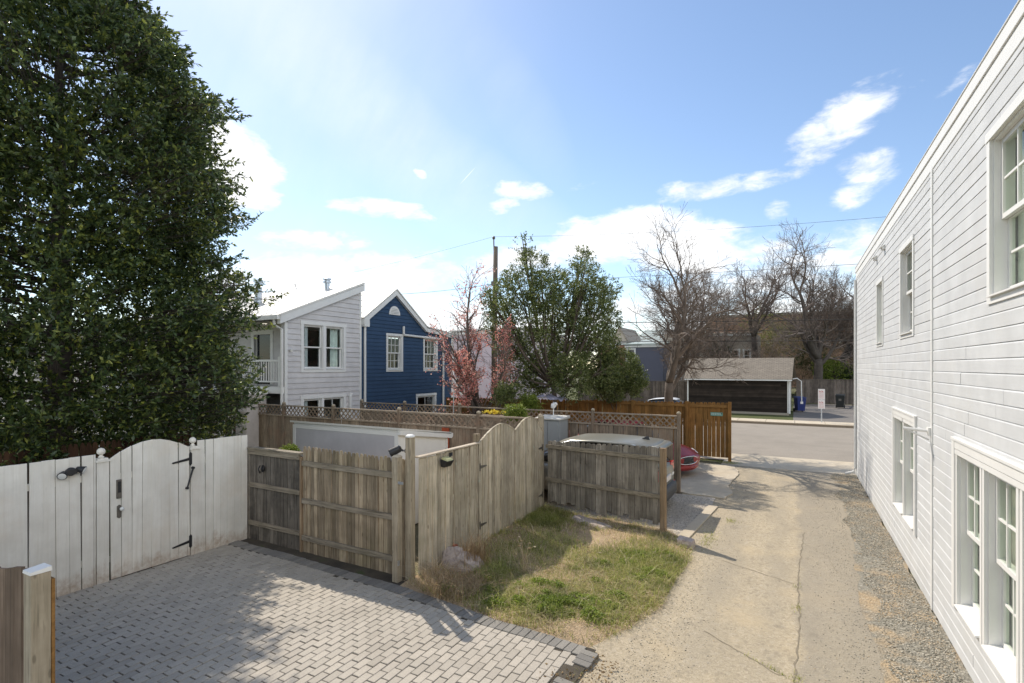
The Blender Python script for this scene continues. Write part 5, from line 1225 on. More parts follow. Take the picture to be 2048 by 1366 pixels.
suv('dusty grey-olive SUV with roof rails and red tail lamps parked behind the dark fence', (-4.92, 12.35, .01), PI)
sedan('parked_sedan', 'dark red sedan with a chrome-ringed oval grille parked nose to the alley', (-4.95, 17.3, .03), -.5, M['red_car'], True)
sedan('parked_car', 'white car at the far kerb, its roof showing above the brown fence', (ground_at(1350, 843).x, 32.0, .0), 0, M['white_car'])
sedan('parked_car', 'silver car far off at the end of the driveway', (8.1, 63, .09), PI / 2 + .3, M['silver_car'])

# ------------------------------------------------------------------ wheelie bins and the parking sign
def bin_(label, loc, rz, m):
    T = Thing('wheelie_bin', label, 'bin', loc, 'wheelie bins across the street', True, rz)
    b = MB(); b.hexa([(-.24, -.27, .08), (.24, -.27, .08), (.24, .27, .05), (-.24, .27, .05), (-.30, -.36, .98), (.30, -.36, .98), (.30, .36, .98), (-.30, .36, .98)]); T.part('body', b, m, bevel=.03)
    b = MB(); b.hexa([(-.32, -.40, .985), (.32, -.40, .985), (.32, .38, .985), (-.32, .38, .985), (-.30, -.36, 1.03), (.30, -.36, 1.03), (.30, .36, 1.08), (-.30, .36, 1.08)]); T.part('lid', b, m, bevel=.02)
    for s in (-1, 1):
        b = MB(); b.lathe([(.03, -.03), (.12, -.03), (.12, .03), (.03, .03)], (s * .27, .30, .12), 14, (1, 0, 0)); T.part('wheel', b, M['rubber'])
    b = MB(); b.tube([(-.25, .40, .95), (.25, .40, .95)], .018, 8); T.part('handle', b, m)
    b = MB(); b.box(-.09, .09, -.345, -.325, .58, .74); T.part('badge', b, M['sign_white'] if m is M['bin_blue'] else M['old_metal'])
    return T
bin_('blue wheelie bin standing against the side of the dark garage', (.30, 42.3, .1), .35, M['bin_blue'])
bin_('black wheelie bin behind the parking sign', (3.05, 47.4, .1), -.1, M['bin_black'])
bin_('blue wheelie bin at the right end of the grey board fence', (4.6, 47.2, .1), .15, M['bin_blue'])
bin_('black wheelie bin farthest right, beyond the blue one', (6.7, 54.5, .1), -.3, M['bin_black'])
g = ground_at(1643, 849)
SP = Thing('parking_sign', 'tall white parking sign with red lettering on a galvanised post', 'sign', (g.x, g.y, .13))
b = MB(); b.box(g.x - .03, g.x + .03, g.y - .015, g.y + .015, .13, 1.5); SP.part('post', b, M['galv'])
fs = (Vector((g.x - .17, g.y - .02)), Vector((1, 0)), Vector((0, -1)))
for k, (z0, z1) in enumerate(((1.42, 2.02), (.90, 1.41))):
    b = MB(); b.wbox(fs, 0, .34, z0, z1, .0, .008); pl = SP.part('plate', b, M['sign_white'], bevel=.003)
    b = MB(); rr = random.Random(k)
    rows = [(z1 - .16, .10, 2)] + [(z1 - .22 - .075 * q, .035, 5) for q in range(int((z1 - z0 - .28) / .075) + 1)]
    for (z, h, n_) in rows:
        w = .24 / n_
        for q in range(n_): b.wbox(fs, .05 + q * w, .05 + q * w + w * .7, z, z + h * .35, .0085, .010); b.wbox(fs, .05 + q * w, .05 + q * w + .01, z + h * .36, z + h, .0085, .010)
    SP.part('lettering', b, M['sign_red'], parent=pl)
NB = Thing('number_plaque', 'small pale house-number plaque on the grey board fence by the bins', 'plaque', (4.75, 50.5, 2))
b = MB(); b.box(4.45, 5.0, 50.56, 50.59, 1.85, 2.02); NB.part('plate', b, M['sign_white'])
b = MB(); [b.box(4.52 + k * .1, 4.55 + k * .1, 50.553, 50.559, 1.89, 1.98) for k in range(5)]; NB.part('digits', b, M['old_metal'])

# ------------------------------------------------------------------ stones and bricks by the fence
c = ground_at(920, 1143); b = MB(); b.blob((c.x - .06, c.y, .1), .22, 5, .4, 1.0, 3, (1.15, .8, .95)); b.blob((c.x + .16, c.y + .02, .12), .19, 9, .42, 1.1, 3, (1.1, .8, 1.05)); b.blob((c.x + .05, c.y - .1, .04), .15, 12, .4, 1.2, 3, (1.4, .8, .8)); solo('boulder', 'pinkish quartz boulder in the dry grass by the pale fence', 'boulder', b, M['rock'], smooth=False)
bk = MB()
def brick_at(px, py, z, rz, m, label, tilt=0):
    p = ground_at(px, py); b = MB(); ca, sa = math.cos(rz), math.sin(rz)
    pts = []
    for zz in (0, .07):
        for (x, y) in ((-.1, -.05), (.1, -.05), (.1, .05), (-.1, .05)): pts.append((p.x + x * ca - y * sa, p.y + x * sa + y * ca, z + zz + x * tilt))
    b.hexa(pts); solo('loose_brick', label, 'brick', b, m, 'bricks stacked behind the boulder', bevel=.008)
brick_at(900, 1120, .06, .3, M['redbrick'], 'lowest brick of the little stack behind the boulder')
brick_at(898, 1120, .135, .5, M['tar'], 'sooty brick in the middle of the stack behind the boulder', .05)
brick_at(903, 1120, .21, .2, M['redbrick'], 'orange red brick on top of the stack behind the boulder', -.1)
c = ground_at(1372, 1093); b = MB(); b.hexa([(c.x - .16, c.y - .1, 0), (c.x + .14, c.y - .12, 0), (c.x + .16, c.y + .1, 0), (c.x - .14, c.y + .12, 0), (c.x - .15, c.y - .08, .15), (c.x + .12, c.y - .1, .13), (c.x + .14, c.y + .08, .14), (c.x - .13, c.y + .1, .17)])
solo('kerb_block', 'rough concrete block at the corner of the white gravel pad', 'block', b, M['rock'], bevel=.015)
c = ground_at(1205, 1048); b = MB(); b.hexa([(-4.2, 10.35, .03), (-3.3, 10.0, .03), (-3.2, 10.3, .03), (-4.1, 10.7, .03), (-4.15, 10.4, .14), (-3.4, 10.1, .10), (-3.3, 10.28, .1), (-4.1, 10.6, .13)]); solo('flat_stone', 'long flat stone lying at the foot of the dog-eared fence', 'stone', b, M['rock'], bevel=.03)
def weed(name, label, x, y, n, h, w, m, spread, lean, cat='weed', group=None):
    a = rs.uniform(0, 2 * PI, n); q = spread * np.sqrt(rs.rand(n)); P_ = np.stack([x + q * np.cos(a), y + q * np.sin(a), np.array([plot_z(x, y)] * n)], 1)
    o = blades(name, P_, h, w, m, lean); return tag(o, label, cat, group)
weed('dry_weed', 'rusty dry grass clump leaning over the boulder', -4.55, 7.15, 420, .52, .0035, M['rust_straw'], .22, .55, group='dry weed clumps on the plot')
weed('dry_weed', 'tangled dry grass clump in front of the boulder', -4.35, 6.35, 700, .2, .003, M['rust_straw'], .42, 1.6, group='dry weed clumps on the plot')
weed('dry_weed', 'dry grass clump at the foot of the tall timber post', -4.92, 6.55, 200, .3, .003, M['straw'], .16, 1.0, group='dry weed clumps on the plot')
weed('green_weed', 'low dark green weed clump right of the boulder', -4.1, 7.0, 600, .16, .004, M['grass'], .3, .9, group='green weeds on the plot')
weed('green_weed', 'green weeds under the scalloped gate at the back of the plot', -4.6, 9.9, 700, .14, .004, M['grass'], .35, .9, group='green weeds on the plot')
for k, (x, y, h) in enumerate(((-3.72, 7.3, .62), (-3.95, 7.75, .45), (-2.95, 7.95, .5))):
    b = MB(); r_ = random.Random(k)
    for q in range(5):
        dx, dy = r_.uniform(-.16, .16), r_.uniform(-.12, .12); hh = h * r_.uniform(.6, 1.05)
        b.tube([(x, y, .03), (x + dx * .4, y + dy * .4, hh * .6), (x + dx, y + dy, hh), (x + dx * 1.3, y + dy * 1.3, hh * .99)], [.004, .003, .0025, .002], 4)
        b.blob((x + dx * 1.3, y + dy * 1.3, hh * .99), .014, k, .1, 1, 1, (2, .8, .8))
    solo('seed_stalk', ['tall dead seed stalks at the edge of the fence shadow', 'shorter dead seed stalks near the boulder', 'dead seed stalks in the middle of the plot'][k], 'weed', b, M['straw'], 'dead seed stalks')

# ------------------------------------------------------------------ trees
def runit(r):
    while True:
        v = Vector((r.uniform(-1, 1), r.uniform(-1, 1), r.uniform(-1, 1)))
        if .05 < v.length < 1: return v.normalized()
def grow(r, p, d, L, R, lv, c, out):
    n = c['seg'][lv]; pts = [p.copy()]; rr = [R]
    for i in range(n):
        d = (d + runit(r) * c['wob'][lv] + Vector((0, 0, c['trop'][lv]))).normalized()
        p = p + d * (L / n); pts.append(p.copy()); rr.append(max(c.get('rmin', .004), R * (1 - (i + 1) / n * (1 - c['taper'][lv]))))
    out.append((lv, pts, rr))
    if lv + 1 < len(c['seg']):
        K = c['kids'][lv]
        for k in range(K):
            t = c['start'][lv] + (1 - c['start'][lv]) * ((k + r.uniform(.1, .9)) / K); f = t * n; i = min(int(f), n - 1); q = pts[i].lerp(pts[i + 1], f - i); dd = (pts[i + 1] - pts[i]).normalized()
            a = math.radians(r.uniform(*c['ang'][lv])); ax = dd.cross(runit(r)).normalized(); nd = Matrix.Rotation(a, 3, ax) @ dd
            rad = rr[i] * (1 - (f - i)) + rr[i + 1] * (f - i)
            grow(r, q, nd, L * c['ratio'][lv] * r.uniform(.65, 1.2) * (1.2 - .45 * t), rad * r.uniform(.5, .72), lv + 1, c, out)
        for k in range(c.get('fork', 2) if lv > 0 else c.get('fork0', 2)):
            a = math.radians(r.uniform(8, 30)); ax = d.cross(runit(r)).normalized(); nd = Matrix.Rotation(a, 3, ax) @ d
            grow(r, pts[-1], nd, L * c['ratio'][lv] * r.uniform(.7, 1.1), rr[-1] * r.uniform(.75, .95), lv + 1, c, out)
def tree_parts(T, out, m_trunk, m_twig, split=2, tname='trunk', cname='crown'):
    a, b = MB(), MB()
    for lv, pts, rr in out:
        (a if lv < split else b).tube(pts, rr, 9 if lv == 0 else 7 if lv == 1 else 5 if lv < 4 else 3, cap=lv < 2)
    T.part(tname, a, m_trunk, smooth=True); T.part(cname, b, m_twig, smooth=True)
BARE = dict(seg=[6, 8, 7, 5, 4, 3], wob=[.08, .17, .22, .24, .26, .28], trop=[.05, .05, .03, .03, .04, .05], taper=[.75, .42, .42, .42, .4, .4], kids=[1, 4, 4, 4, 3], start=[.75, .22, .18, .15, .15], ang=[(35, 60), (35, 65), (35, 65), (30, 60), (30, 60)], ratio=[1.35, .56, .55, .58, .62], fork=2, fork0=3, rmin=.006)
def bare_tree(label, base, seed, H, R, cfg=None, mt='bark', mw='twig', lean=(0, 0), name='bare_tree', trunkL=.28, group='leafless trees along the street'):
    c = dict(BARE); c.update(cfg or {})
    T = Thing(name, label, 'tree', tuple(base), group); out = []
    grow(random.Random(seed), Vector(base), Vector((lean[0], lean[1], 1)).normalized(), H * trunkL, R, 0, c, out)
    # fit to its height
    zmax = max(p.z for _, pts, _ in out for p in pts); s = H / (zmax - base[2])
    out = [(lv, [Vector(base) + (p - Vector(base)) * s for p in pts], rr) for lv, pts, rr in out]
    tree_parts(T, out, M[mt], M[mw]); return T, out
bare_tree('big leafless tree with twin stems at the near kerb behind the brown fence', (-4.35, 21.0, 0), 14, 9.3, .21, dict(ang=[(40, 66), (35, 65), (35, 65), (30, 60), (30, 60)], kids=[1, 5, 5, 4, 3], start=[.8, .15, .15, .15, .15], ratio=[1.3, .66, .58, .58, .62], rmin=.005), trunkL=.31)
def at_d(px, d, z=.1): p = point_at(px, HZ, d); return (p.x, p.y, z)
bare_tree('slender leafless tree rising above the garage roof', at_d(1518, 58), 23, 19.2, .36, dict(kids=[2, 3, 4, 4, 3], rmin=.011, ang=[(30, 55), (38, 65), (35, 65), (30, 60), (30, 60)], ratio=[.95, .64, .58, .58, .62]), 'bark_dark', 'twig_dark', trunkL=.45)
bare_tree('largest dark leafless tree right of the garage', at_d(1632, 50), 37, 17.6, .46, dict(kids=[3, 5, 5, 4, 3], rmin=.010, ratio=[1.6, .64, .58, .58, .62], ang=[(38, 66), (38, 66), (35, 65), (30, 60), (30, 60)]), 'bark_dark', 'twig_dark', trunkL=.28)
bare_tree('leaning leafless tree beside the largest one', at_d(1652, 53), 41, 15, .36, dict(kids=[2, 4, 4, 4, 3], rmin=.010), 'bark_dark', 'twig', lean=(.35, 0), trunkL=.3)
bare_tree('leafless tree behind the left end of the garage', at_d(1392, 47), 52, 13, .34, dict(kids=[1, 4, 4, 4, 3], rmin=.009), 'bark_dark', 'twig_dark', trunkL=.35)
bare_tree('thin leafless tree between the garage and the tan house', at_d(1450, 54), 61, 13.5, .22, dict(kids=[1, 4, 4, 4, 3], rmin=.009), 'bark_dark', 'twig', trunkL=.3)
bare_tree('small leafless tree far right against the white building', at_d(1706, 58), 66, 14, .3, dict(kids=[2, 4, 4, 4, 3], rmin=.010), 'bark_dark', 'twig', trunkL=.25)
bare_tree('faint leafless tree far behind the grey house roof', point_at(597, 700, 60)[:2] + (0,) if False else tuple(list(point_at(597, 733, 60))[:2]) + (0,), 71, 12.6, .25, dict(kids=[1, 4, 4, 3, 2], rmin=.012), 'bark_dark', 'twig_dark', trunkL=.3)
def brush(label, base, seed, H, n, m='twig', group='leafless undergrowth behind the garage'):
    T = Thing('leafless_shrub', label, 'shrub', tuple(base), group); r = random.Random(seed); out = []
    c = dict(seg=[5, 4, 3, 3], wob=[.22, .3, .3, .3], trop=[.06, .02, 0, 0], taper=[.4, .4, .4, .4], kids=[5, 5, 4], start=[.15, .1, .1], ang=[(30, 70), (30, 70), (30, 70)], ratio=[.5, .55, .6], fork=1, fork0=2, rmin=.010)
    for k in range(n):
        grow(r, Vector(base) + Vector((r.uniform(-.8, .8), r.uniform(-.8, .8), 0)), (Vector((r.uniform(-.6, .6), r.uniform(-.6, .6), 1))).normalized(), H * r.uniform(.45, .7), .05, 0, c, out)
    tree_parts(T, out, M[m], M[m], 1, 'stems', 'branches')
for k, (px, d, H, m, w) in enumerate(((1420, 46, 6.2, 'twig', 'behind the garage ridge, left'), (1478, 47, 6.2, 'twig', 'behind the middle of the garage ridge'), (1560, 60, 8, 'twig_tan', 'between the slender tree and the largest tree'), (1600, 62, 9.5, 'twig', 'left of the largest dark tree'),
                                     (1668, 56, 9, 'twig_tan', 'tangled right of the largest dark tree'), (1700, 60, 10, 'twig', 'against the edge of the white building'), (1535, 70, 9, 'twig_tan', 'in front of the brick block'))):
    brush('leafless brown shrub ' + w, at_d(px, d), 100 + k, H, 9, m)

def leafy(name, label, cat, base, lobes, n, L, Wd, leaf, wood_m, seed, trunk_r=.1, group=None, up=.3, stems=1, twigs=True, trunk_h=None):
    """crown of single leaves set in whorls on twig tips spread through the lobes"""
    T = Thing(name, label, cat, tuple(base), group); R_ = np.random.RandomState(seed)
    vol = np.array([l[3] ** 2 for l in lobes]); idx_ = R_.choice(len(lobes), n, p=vol / vol.sum())
    lb = np.array(lobes)[idx_]
    d = R_.randn(n, 3); d /= np.linalg.norm(d, axis=1, keepdims=True); q = np.clip(1 - np.abs(R_.randn(n)) * .33, .08, 1.12)
    C = lb[:, :3] + d * (lb[:, 3] * q)[:, None] * np.array([1, 1, .92])
    # thin out by a noise so gaps open
    keep = np.array([mnoise.noise(Vector(c * (1.6 / max(.3, l[3] ** .5)))) > -.14 for c, l in zip(C, lb)]); C = C[keep]; d = d[keep]; n = len(C)
    K = 9; tw = d + np.array([0, 0, up]) + R_.randn(n, 3) * .35; tw /= np.linalg.norm(tw, axis=1, keepdims=True)
    P_ = np.repeat(C, K, 0) + np.repeat(tw, K, 0) * (R_.rand(n * K) * L * 2.4)[:, None]
    A = np.repeat(tw, K, 0) * .55 + R_.randn(n * K, 3) * .6
    leaf_mesh('crown', P_, A, L, Wd, leaf, T.o, T.org, flat=.3)
    b = MB(); r = random.Random(seed); bp = Vector(base)
    if trunk_h is None: trunk_h = max(.4, min(l[2] - l[3] for l in lobes) - base[2])
    top = Vector((sum(l[0] for l in lobes) / len(lobes), sum(l[1] for l in lobes) / len(lobes), base[2] + trunk_h))
    for s in range(stems):
        o = Vector((r.uniform(-.12, .12), r.uniform(-.12, .12), 0)) if stems > 1 else Vector((0, 0, 0))
        b.tube([bp + o, bp.lerp(top, .5) + o * 2 + Vector((r.uniform(-.05, .05), r.uniform(-.05, .05), 0)), top + o * 3], [trunk_r, trunk_r * .85, trunk_r * .7], 9)
    for l in lobes:
        c = Vector(l[:3]); m1 = top.lerp(c, .5) + Vector((0, 0, -.12 * (c - top).length)) + runit(r) * .1
        b.tube([top, m1, c, c + (c - m1).normalized() * l[3] * .8], [trunk_r * .5, trunk_r * .36, trunk_r * .22, .006], 6)
        for k in range(5):
            e = c + runit(r) * l[3] * .9; b.tube([m1.lerp(c, r.random()), c.lerp(e, .4) + runit(r) * .05, e], [trunk_r * .2, trunk_r * .12, .005], 4, cap=False)
    T.part('trunk' if cat == 'tree' else 'stems', b, wood_m, smooth=True)
    return T
# the big holly by the white fence
prof = [(1.35, 2.3), (1.8, 2.95), (2.6, 3.1), (3.6, 3.15), (4.65, 3.12), (5.66, 3.0), (6.7, 2.98), (7.7, 2.85), (8.7, 2.65), (9.5, 2.35), (10.2, 1.85), (10.8, 1.45), (12.2, .8), (13.2, .2)]
HX, HY = -13.15, 5.0
def holly():
    T = Thing('holly_tree', 'tall dark evergreen holly towering over the white fence', 'tree', (HX, HY, 0)); R_ = np.random.RandomState(7)
    zs = np.array([p[0] for p in prof]); rsz = np.array([p[1] for p in prof])
    n = 27000; z = []
    while len(z) < n:
        t = R_.uniform(1.35, 13.2)
        if R_.rand() < np.interp(t, zs, rsz) / 3.2: z.append(t)
    z = np.array(z); a = R_.uniform(0, 2 * PI, n); rr = np.interp(z, zs, rsz)
    lump = np.array([1 + .24 * mnoise.noise(Vector((math.cos(q) * 2.2, math.sin(q) * 2.2, w * .9))) * 1.6 + .15 * mnoise.noise(Vector((math.cos(q) * 6, math.sin(q) * 6, w * 2.6))) * 1.5 for q, w in zip(a, z)])
    dep = np.clip(1 - np.abs(R_.randn(n)) * .26, .10, 1.06) + np.where(R_.rand(n) < .10, R_.rand(n) * .13, 0)
    rho = rr * lump * dep
    C = np.stack([HX + rho * np.cos(a), HY + rho * np.sin(a), z + .25 * R_.randn(n) * .4], 1)
    g_ = np.array([.8 * mnoise.noise(Vector(c * .9)) + .7 * mnoise.noise(Vector(c * 2.1)) for c in C])
    keep = g_ > -.30; C = C[keep]; a = a[keep]; n = len(C)
    tw = np.stack([np.cos(a), np.sin(a), np.full(n, .35)], 1) + R_.randn(n, 3) * .45; tw /= np.linalg.norm(tw, axis=1, keepdims=True)
    K = 12; s = R_.rand(n * K); P_ = np.repeat(C, K, 0) + np.repeat(tw, K, 0) * (s * .30)[:, None]
    A = np.repeat(tw, K, 0) * (.35 + .7 * s)[:, None] + R_.randn(n * K, 3) * .55
    leaf_mesh('crown', P_, A, .108, .05, M['holly_leaf'], T.o, T.org, flat=.4)
    b = MB(); r = random.Random(5)
    far = np.hypot(C[:, 0] - HX, C[:, 1] - HY) / np.interp(C[:, 2], zs, rsz)
    for i in np.where(far > 1.02)[0]:
        c = Vector(C[i]); t_ = Vector(tw[i]); q = Vector((HX + (c.x - HX) * .72, HY + (c.y - HY) * .72, c.z - .12)); b.tube([q, q.lerp(c, .6) + Vector((0, 0, -.03)), c, c + t_ * .28], [.009, .007, .005, .003], 3, cap=False)
    b.tube([(HX, HY, 0), (HX + .05, HY, 2), (HX - .03, HY + .05, 5), (HX, HY, 8), (HX, HY, 11.5)], [.26, .22, .17, .1, .02], 12)
    for k in range(150):
        z0 = r.uniform(1.6, 10.5); q = r.uniform(0, 2 * PI); R1 = np.interp(z0 + .6, zs, rsz) * r.uniform(.75, .95)
        e = Vector((HX + R1 * math.cos(q), HY + R1 * math.sin(q), z0 + r.uniform(.1, 1.0))); s0 = Vector((HX, HY, z0))
        m1 = s0.lerp(e, .5) + Vector((r.uniform(-.15, .15), r.uniform(-.15, .15), -.1)); b.tube([s0, m1, e], [.035, .022, .006], 5, cap=False)
        for j in range(5):
            f = s0.lerp(e, r.uniform(.4, .95)); b.tube([f, f + Vector((math.cos(q + r.uniform(-1, 1)), math.sin(q + r.uniform(-1, 1)), r.uniform(-.1, .7))) * r.uniform(.4, .9)], [.012, .004], 4, cap=False)
    T.part('trunk', b, M['bark_dark'], smooth=True)
holly()
# green evergreen beyond the lattice fences
d0 = 19.2; lob = []
rr_ = random.Random(9)
for (px, py, rp) in ((1047, 492, 20), (1062, 535, 34), (1040, 575, 42), (1002, 592, 30), (985, 605, 24), (1000, 655, 30), (1020, 690, 34), (1085, 585, 40), (1108, 560, 26), (1163, 520, 24), (1166, 558, 34), (1188, 598, 38), (1213, 580, 26), (1145, 600, 36), (1110, 630, 50), (1055, 640, 46), (1010, 630, 26), (1190, 645, 46), (1218, 640, 20), (1140, 670, 58), (1070, 700, 48), (1185, 700, 52), (1035, 740, 34), (1100, 750, 50), (1150, 752, 48), (1200, 745, 40), (1060, 775, 26), (1215, 690, 26)):
    p = point_at(px, py, d0 + rr_.uniform(-1.3, 1.3)); lob.append((p.x, p.y, p.z, rp / FPX * d0))
bs = point_at(1130, 733, d0); leafy('evergreen_tree', 'bushy mid green evergreen tree with two pointed tops behind the lattice fences', 'tree', (bs.x, bs.y, 0), lob, 13500, .082, .036, M['ever_leaf'], M['bark'], 3, .11, trunk_h=2.6)
lob = []
for (px, py, rp) in ((1205, 745, 34), (1240, 735, 36), (1262, 760, 30), (1228, 772, 30), (1272, 775, 18), (1195, 775, 26)):
    p = point_at(px, py, 20.4 + rr_.uniform(-.5, .5)); lob.append((p.x, p.y, p.z, rp / FPX * 20.3))
bs = point_at(1232, 733, 20.3); leafy('evergreen_shrub', 'dense rounded green shrub at the right foot of the evergreen tree', 'shrub', (bs.x, bs.y, 0), lob, 4600, .075, .034, M['ever_leaf'], M['bark'], 4, .05, trunk_h=1.2)
# pink flowering tree
p0 = point_at(985, 733, 18.9)
_T0 = tree_parts
def tree_parts(T, out, a, b, *k):
    if T.o.name.startswith('flowering'): out[:] = [q for q in out if q[0] < 2 or (q[1][-1] - Vector(T.org)).dot(RGT) < .75]
    _T0(T, out, a, b, *k)
T, out = bare_tree('pink flowering redbud tree with several dark stems in front of the lavender house', (p0.x, p0.y, 0), 83, 6.9, .12, dict(seg=[3, 6, 6, 5, 4], wob=[.05, .14, .2, .25, .28], trop=[.02, .04, .03, .03, .02], taper=[.85, .5, .5, .4, .4], kids=[3, 5, 5, 4], start=[.35, .25, .2, .15], ang=[(22, 42), (25, 55), (28, 60), (30, 60)], ratio=[2.2, .55, .58, .6], rmin=.005, fork0=3), 'bark_dark', 'twig_dark', name='flowering_tree', trunkL=.17, group=None, lean=(-.22, -.12))
C = []; r = random.Random(6)
for lv, pts, rr in out:
    if lv >= 2:
        for q, w in zip(pts, pts[1:]):
            if mnoise.noise(q * .9 + Vector((3, 1, 0))) < -.12: continue
            if r.random() < .15: continue
            for k in range(2): C.append(q.lerp(w, r.random()) + runit(r) * .05)
C = np.array([tuple(q) for q in C]); leaf_mesh('blossom', C, rand_dirs(len(C)), .055, .05, M['pink'], T.o, T.org)
# small garden plants
def shrub(label, x, y, z, r0, n, leaf, seed, group=None, L=.05, name='garden_shrub'):
    rr = random.Random(seed); lobes = [(x + rr.uniform(-.4, .4) * r0, y + rr.uniform(-.4, .4) * r0, z + rr.uniform(-.25, .3) * r0, r0 * rr.uniform(.5, .75)) for _ in range(6)]
    return leafy(name, label, 'shrub', (x, y, 0), lobes, n, L, L * .45, leaf, M['bark'], seed, .02, group, trunk_h=max(.2, z - r0))
p = point_at(580, 899, 10.6); shrub('small lime green clipped shrub behind the dark fence end', p.x, p.y, p.z - .1, .17, 700, M['lime_leaf'], 1, L=.04)
p = point_at(1030, 822, 13.4); shrub('light green shrub poking above the nearer lattice fence', p.x, p.y, p.z - .05, .26, 700, M['lime_leaf'], 2)
p = point_at(1062, 803, 17.0); shrub('light green shrub under the evergreen tree', p.x, p.y, p.z - .1, .38, 900, M['lime_leaf'], 3)
p = point_at(1020, 805, 16.8); shrub('glossy green shrub at the foot of the redbud', p.x, p.y, p.z + .2, .5, 1100, M['ever_leaf'], 4)
for k, (px, py, d, r0, w, m) in enumerate(((1660, 746, 52.5, 1.6, 'bright green shrub above the board fence by the bins', 'lime_leaf'), (1690, 752, 53, 1.2, 'low green shrub right of the brighter one above the fence', 'shrub_leaf'), (1555, 690, 70, 3.2, 'yellow green leafing tree beyond the garage roof', 'spring_leaf'), (1592, 668, 74, 3.4, 'pale lime tree left of the largest dark tree', 'spring_leaf'),
                                               (1530, 640, 80, 4, 'olive leafing tree in front of the brick block', 'spring_leaf'), (1440, 706, 60, 1.8, 'dark evergreen shrub in front of the tan house', 'shrub_leaf'), (1618, 722, 58, 2, 'dark evergreen shrub between trunk and garage', 'shrub_leaf'))):
    p = point_at(px, py, d); shrub(w, p.x, p.y, max(p.z, r0 * .8), r0, 900 if r0 < 3 else 700, M[m], 20 + k, L=.16 if r0 < 3 else .22, name='leafing_shrub')
p = point_at(985, 828, 13.2); b = MB(); C = np.array([(p.x + rs.randn() * .13, p.y + rs.randn() * .08, p.z + .02 + rs.rand() * .05) for _ in range(160)])
YP = Thing('flower_box', 'flower box of yellow blooms on the nearer lattice fence', 'flower box', (p.x, p.y, p.z - .2)); b.box(p.x - .3, p.x + .3, p.y - .08, p.y + .08, p.z - .16, p.z - .02); YP.part('box', b, M['lattice_wood'])
leaf_mesh('blooms', C, rand_dirs(len(C), .5), .05, .045, M['yellow_petal'], YP.o, YP.org)
p = point_at(1088, 795, 18.2); b = MB(); N_ = 10; g_ = {}
for i in range(N_ + 1):
    for j in range(N_ + 1):
        x = p.x - .75 + 1.5 * i / N_; y = p.y - .5 + 1.0 * j / N_; g_[i, j] = len(b.v); b.v.append((x, y, p.z + .07 - .25 * abs(i / N_ - .5) + .05 * math.sin(i * 2.1 + j) ))
for i in range(N_):
    for j in range(N_): b.f.append((g_[i, j], g_[i + 1, j], g_[i + 1, j + 1], g_[i, j + 1]))
TP = Thing('tarp_shelter', 'lilac tarp sagging over a low frame under the evergreen tree', 'tarp', (p.x, p.y, 0)); TP.part('tarp', b, M['tarp'], smooth=True)
b = MB(); [b.tube([(p.x + sx * .7, p.y + sy * .45, 0), (p.x + sx * .7, p.y + sy * .45, p.z - .05)], .02, 6) for sx in (-1, 1) for sy in (-1, 1)]; TP.split('frame', b, M['brown_stain'])
p = point_at(1107, 817, 14.95); b = MB(); b.blob((p.x, p.y + .0, p.z + .08), .09, 2, .2, 1.6, 2, (.9, .7, 1)); b.blob((p.x + .07, p.y, p.z + .13), .05, 4, .2, 1.6, 2); b.tube([(p.x, p.y, p.z + .03), (p.x, p.y, .0)], .015, 6)
solo('garden_ornament', 'small white garden ornament on a stick behind the farther lattice fence', 'ornament', b, M['white_paint'], smooth=True)
p = point_at(907, 800, 15.2); b = MB(); b.tube([(p.x, p.y, 0), (p.x, p.y, p.z + .2)], .014, 8); solo('garden_pole', 'thin metal pole between the lattice fences below the blue house', 'pole', b, M['galv'])

# ------------------------------------------------------------------ utility pole and wires
UP = Thing('utility_pole', 'weathered timber utility pole rising behind the redbud', 'utility pole', (-12.5, 21.4, 0))
b = MB(); b.tube([(-12.5, 21.4, 0), (-12.5, 21.4, 4), (-12.42, 21.4, 8.95)], [.15, .135, .105], 12); UP.part('shaft', b, M['pole'], smooth=True)
b = MB(); b.tube([(-12.47, 21.35, 8.3), (-12.5, 21.35, 9.35)], .03, 8); b.lathe([(.05, 9.3), (.08, 9.33), (.05, 9.36), (.08, 9.39), (.04, 9.44)], (-12.5, 21.35, 0), 10); UP.part('insulator', b, M['old_metal'])
b = MB(); b.box(-12.56, -12.3, 21.2, 21.3, 7.1, 7.3); UP.part('bracket', b, M['old_metal'])
def wire(label, A, Bp, sag, r=.012):
    A, Bp = Vector(A), Vector(Bp); pts = []
    for k in range(25):
        t = k / 24; p = A.lerp(Bp, t); p.z -= sag * 4 * t * (1 - t); pts.append(p)
    b = MB(); b.tube(pts, r * .75, 5); solo('power_line', label, 'cable', b, M['cable'], 'overhead lines')
wire('highest thin overhead line running right from the pole top', (-12.5, 21.35, 9.42), (26, 21.35, 9.0), 1.0, .007)
wire('thin overhead line running left from the pole top over the grey house', (-12.5, 21.35, 9.42), (-50, 24, 8.9), .8, .006)
wire('service line from the pole to the blue house gable', (-12.45, 21.3, 7.2), (-16.5, 16.9, 6.38), .12, .012)
wire('short service line from the pole down to the blue house wall', (-12.45, 21.3, 6.0), (-14.4, 20.5, 4.7), .08, .012)
wire('slack service line from the pole to the evergreen tree', (-12.4, 21.3, 7.4), (-7.5, 19, 6.4), .35, .008)
wire('upper overhead line crossing the far trees', (-12.45, 21.35, 7.25), (26, 21.6, 6.95), .35, .010)
wire('thick overhead cable level with the far roofs', (-12.45, 21.45, 5.35), (26, 21.7, 4.85), .25, .02)
wire('thinner overhead cable just under the thick one', (-12.45, 21.5, 5.0), (26, 21.7, 4.65), .3, .012)
wire('lowest thick overhead cable above the garage roof', (-12.45, 21.5, 4.5), (26, 21.75, 4.2), .2, .019)

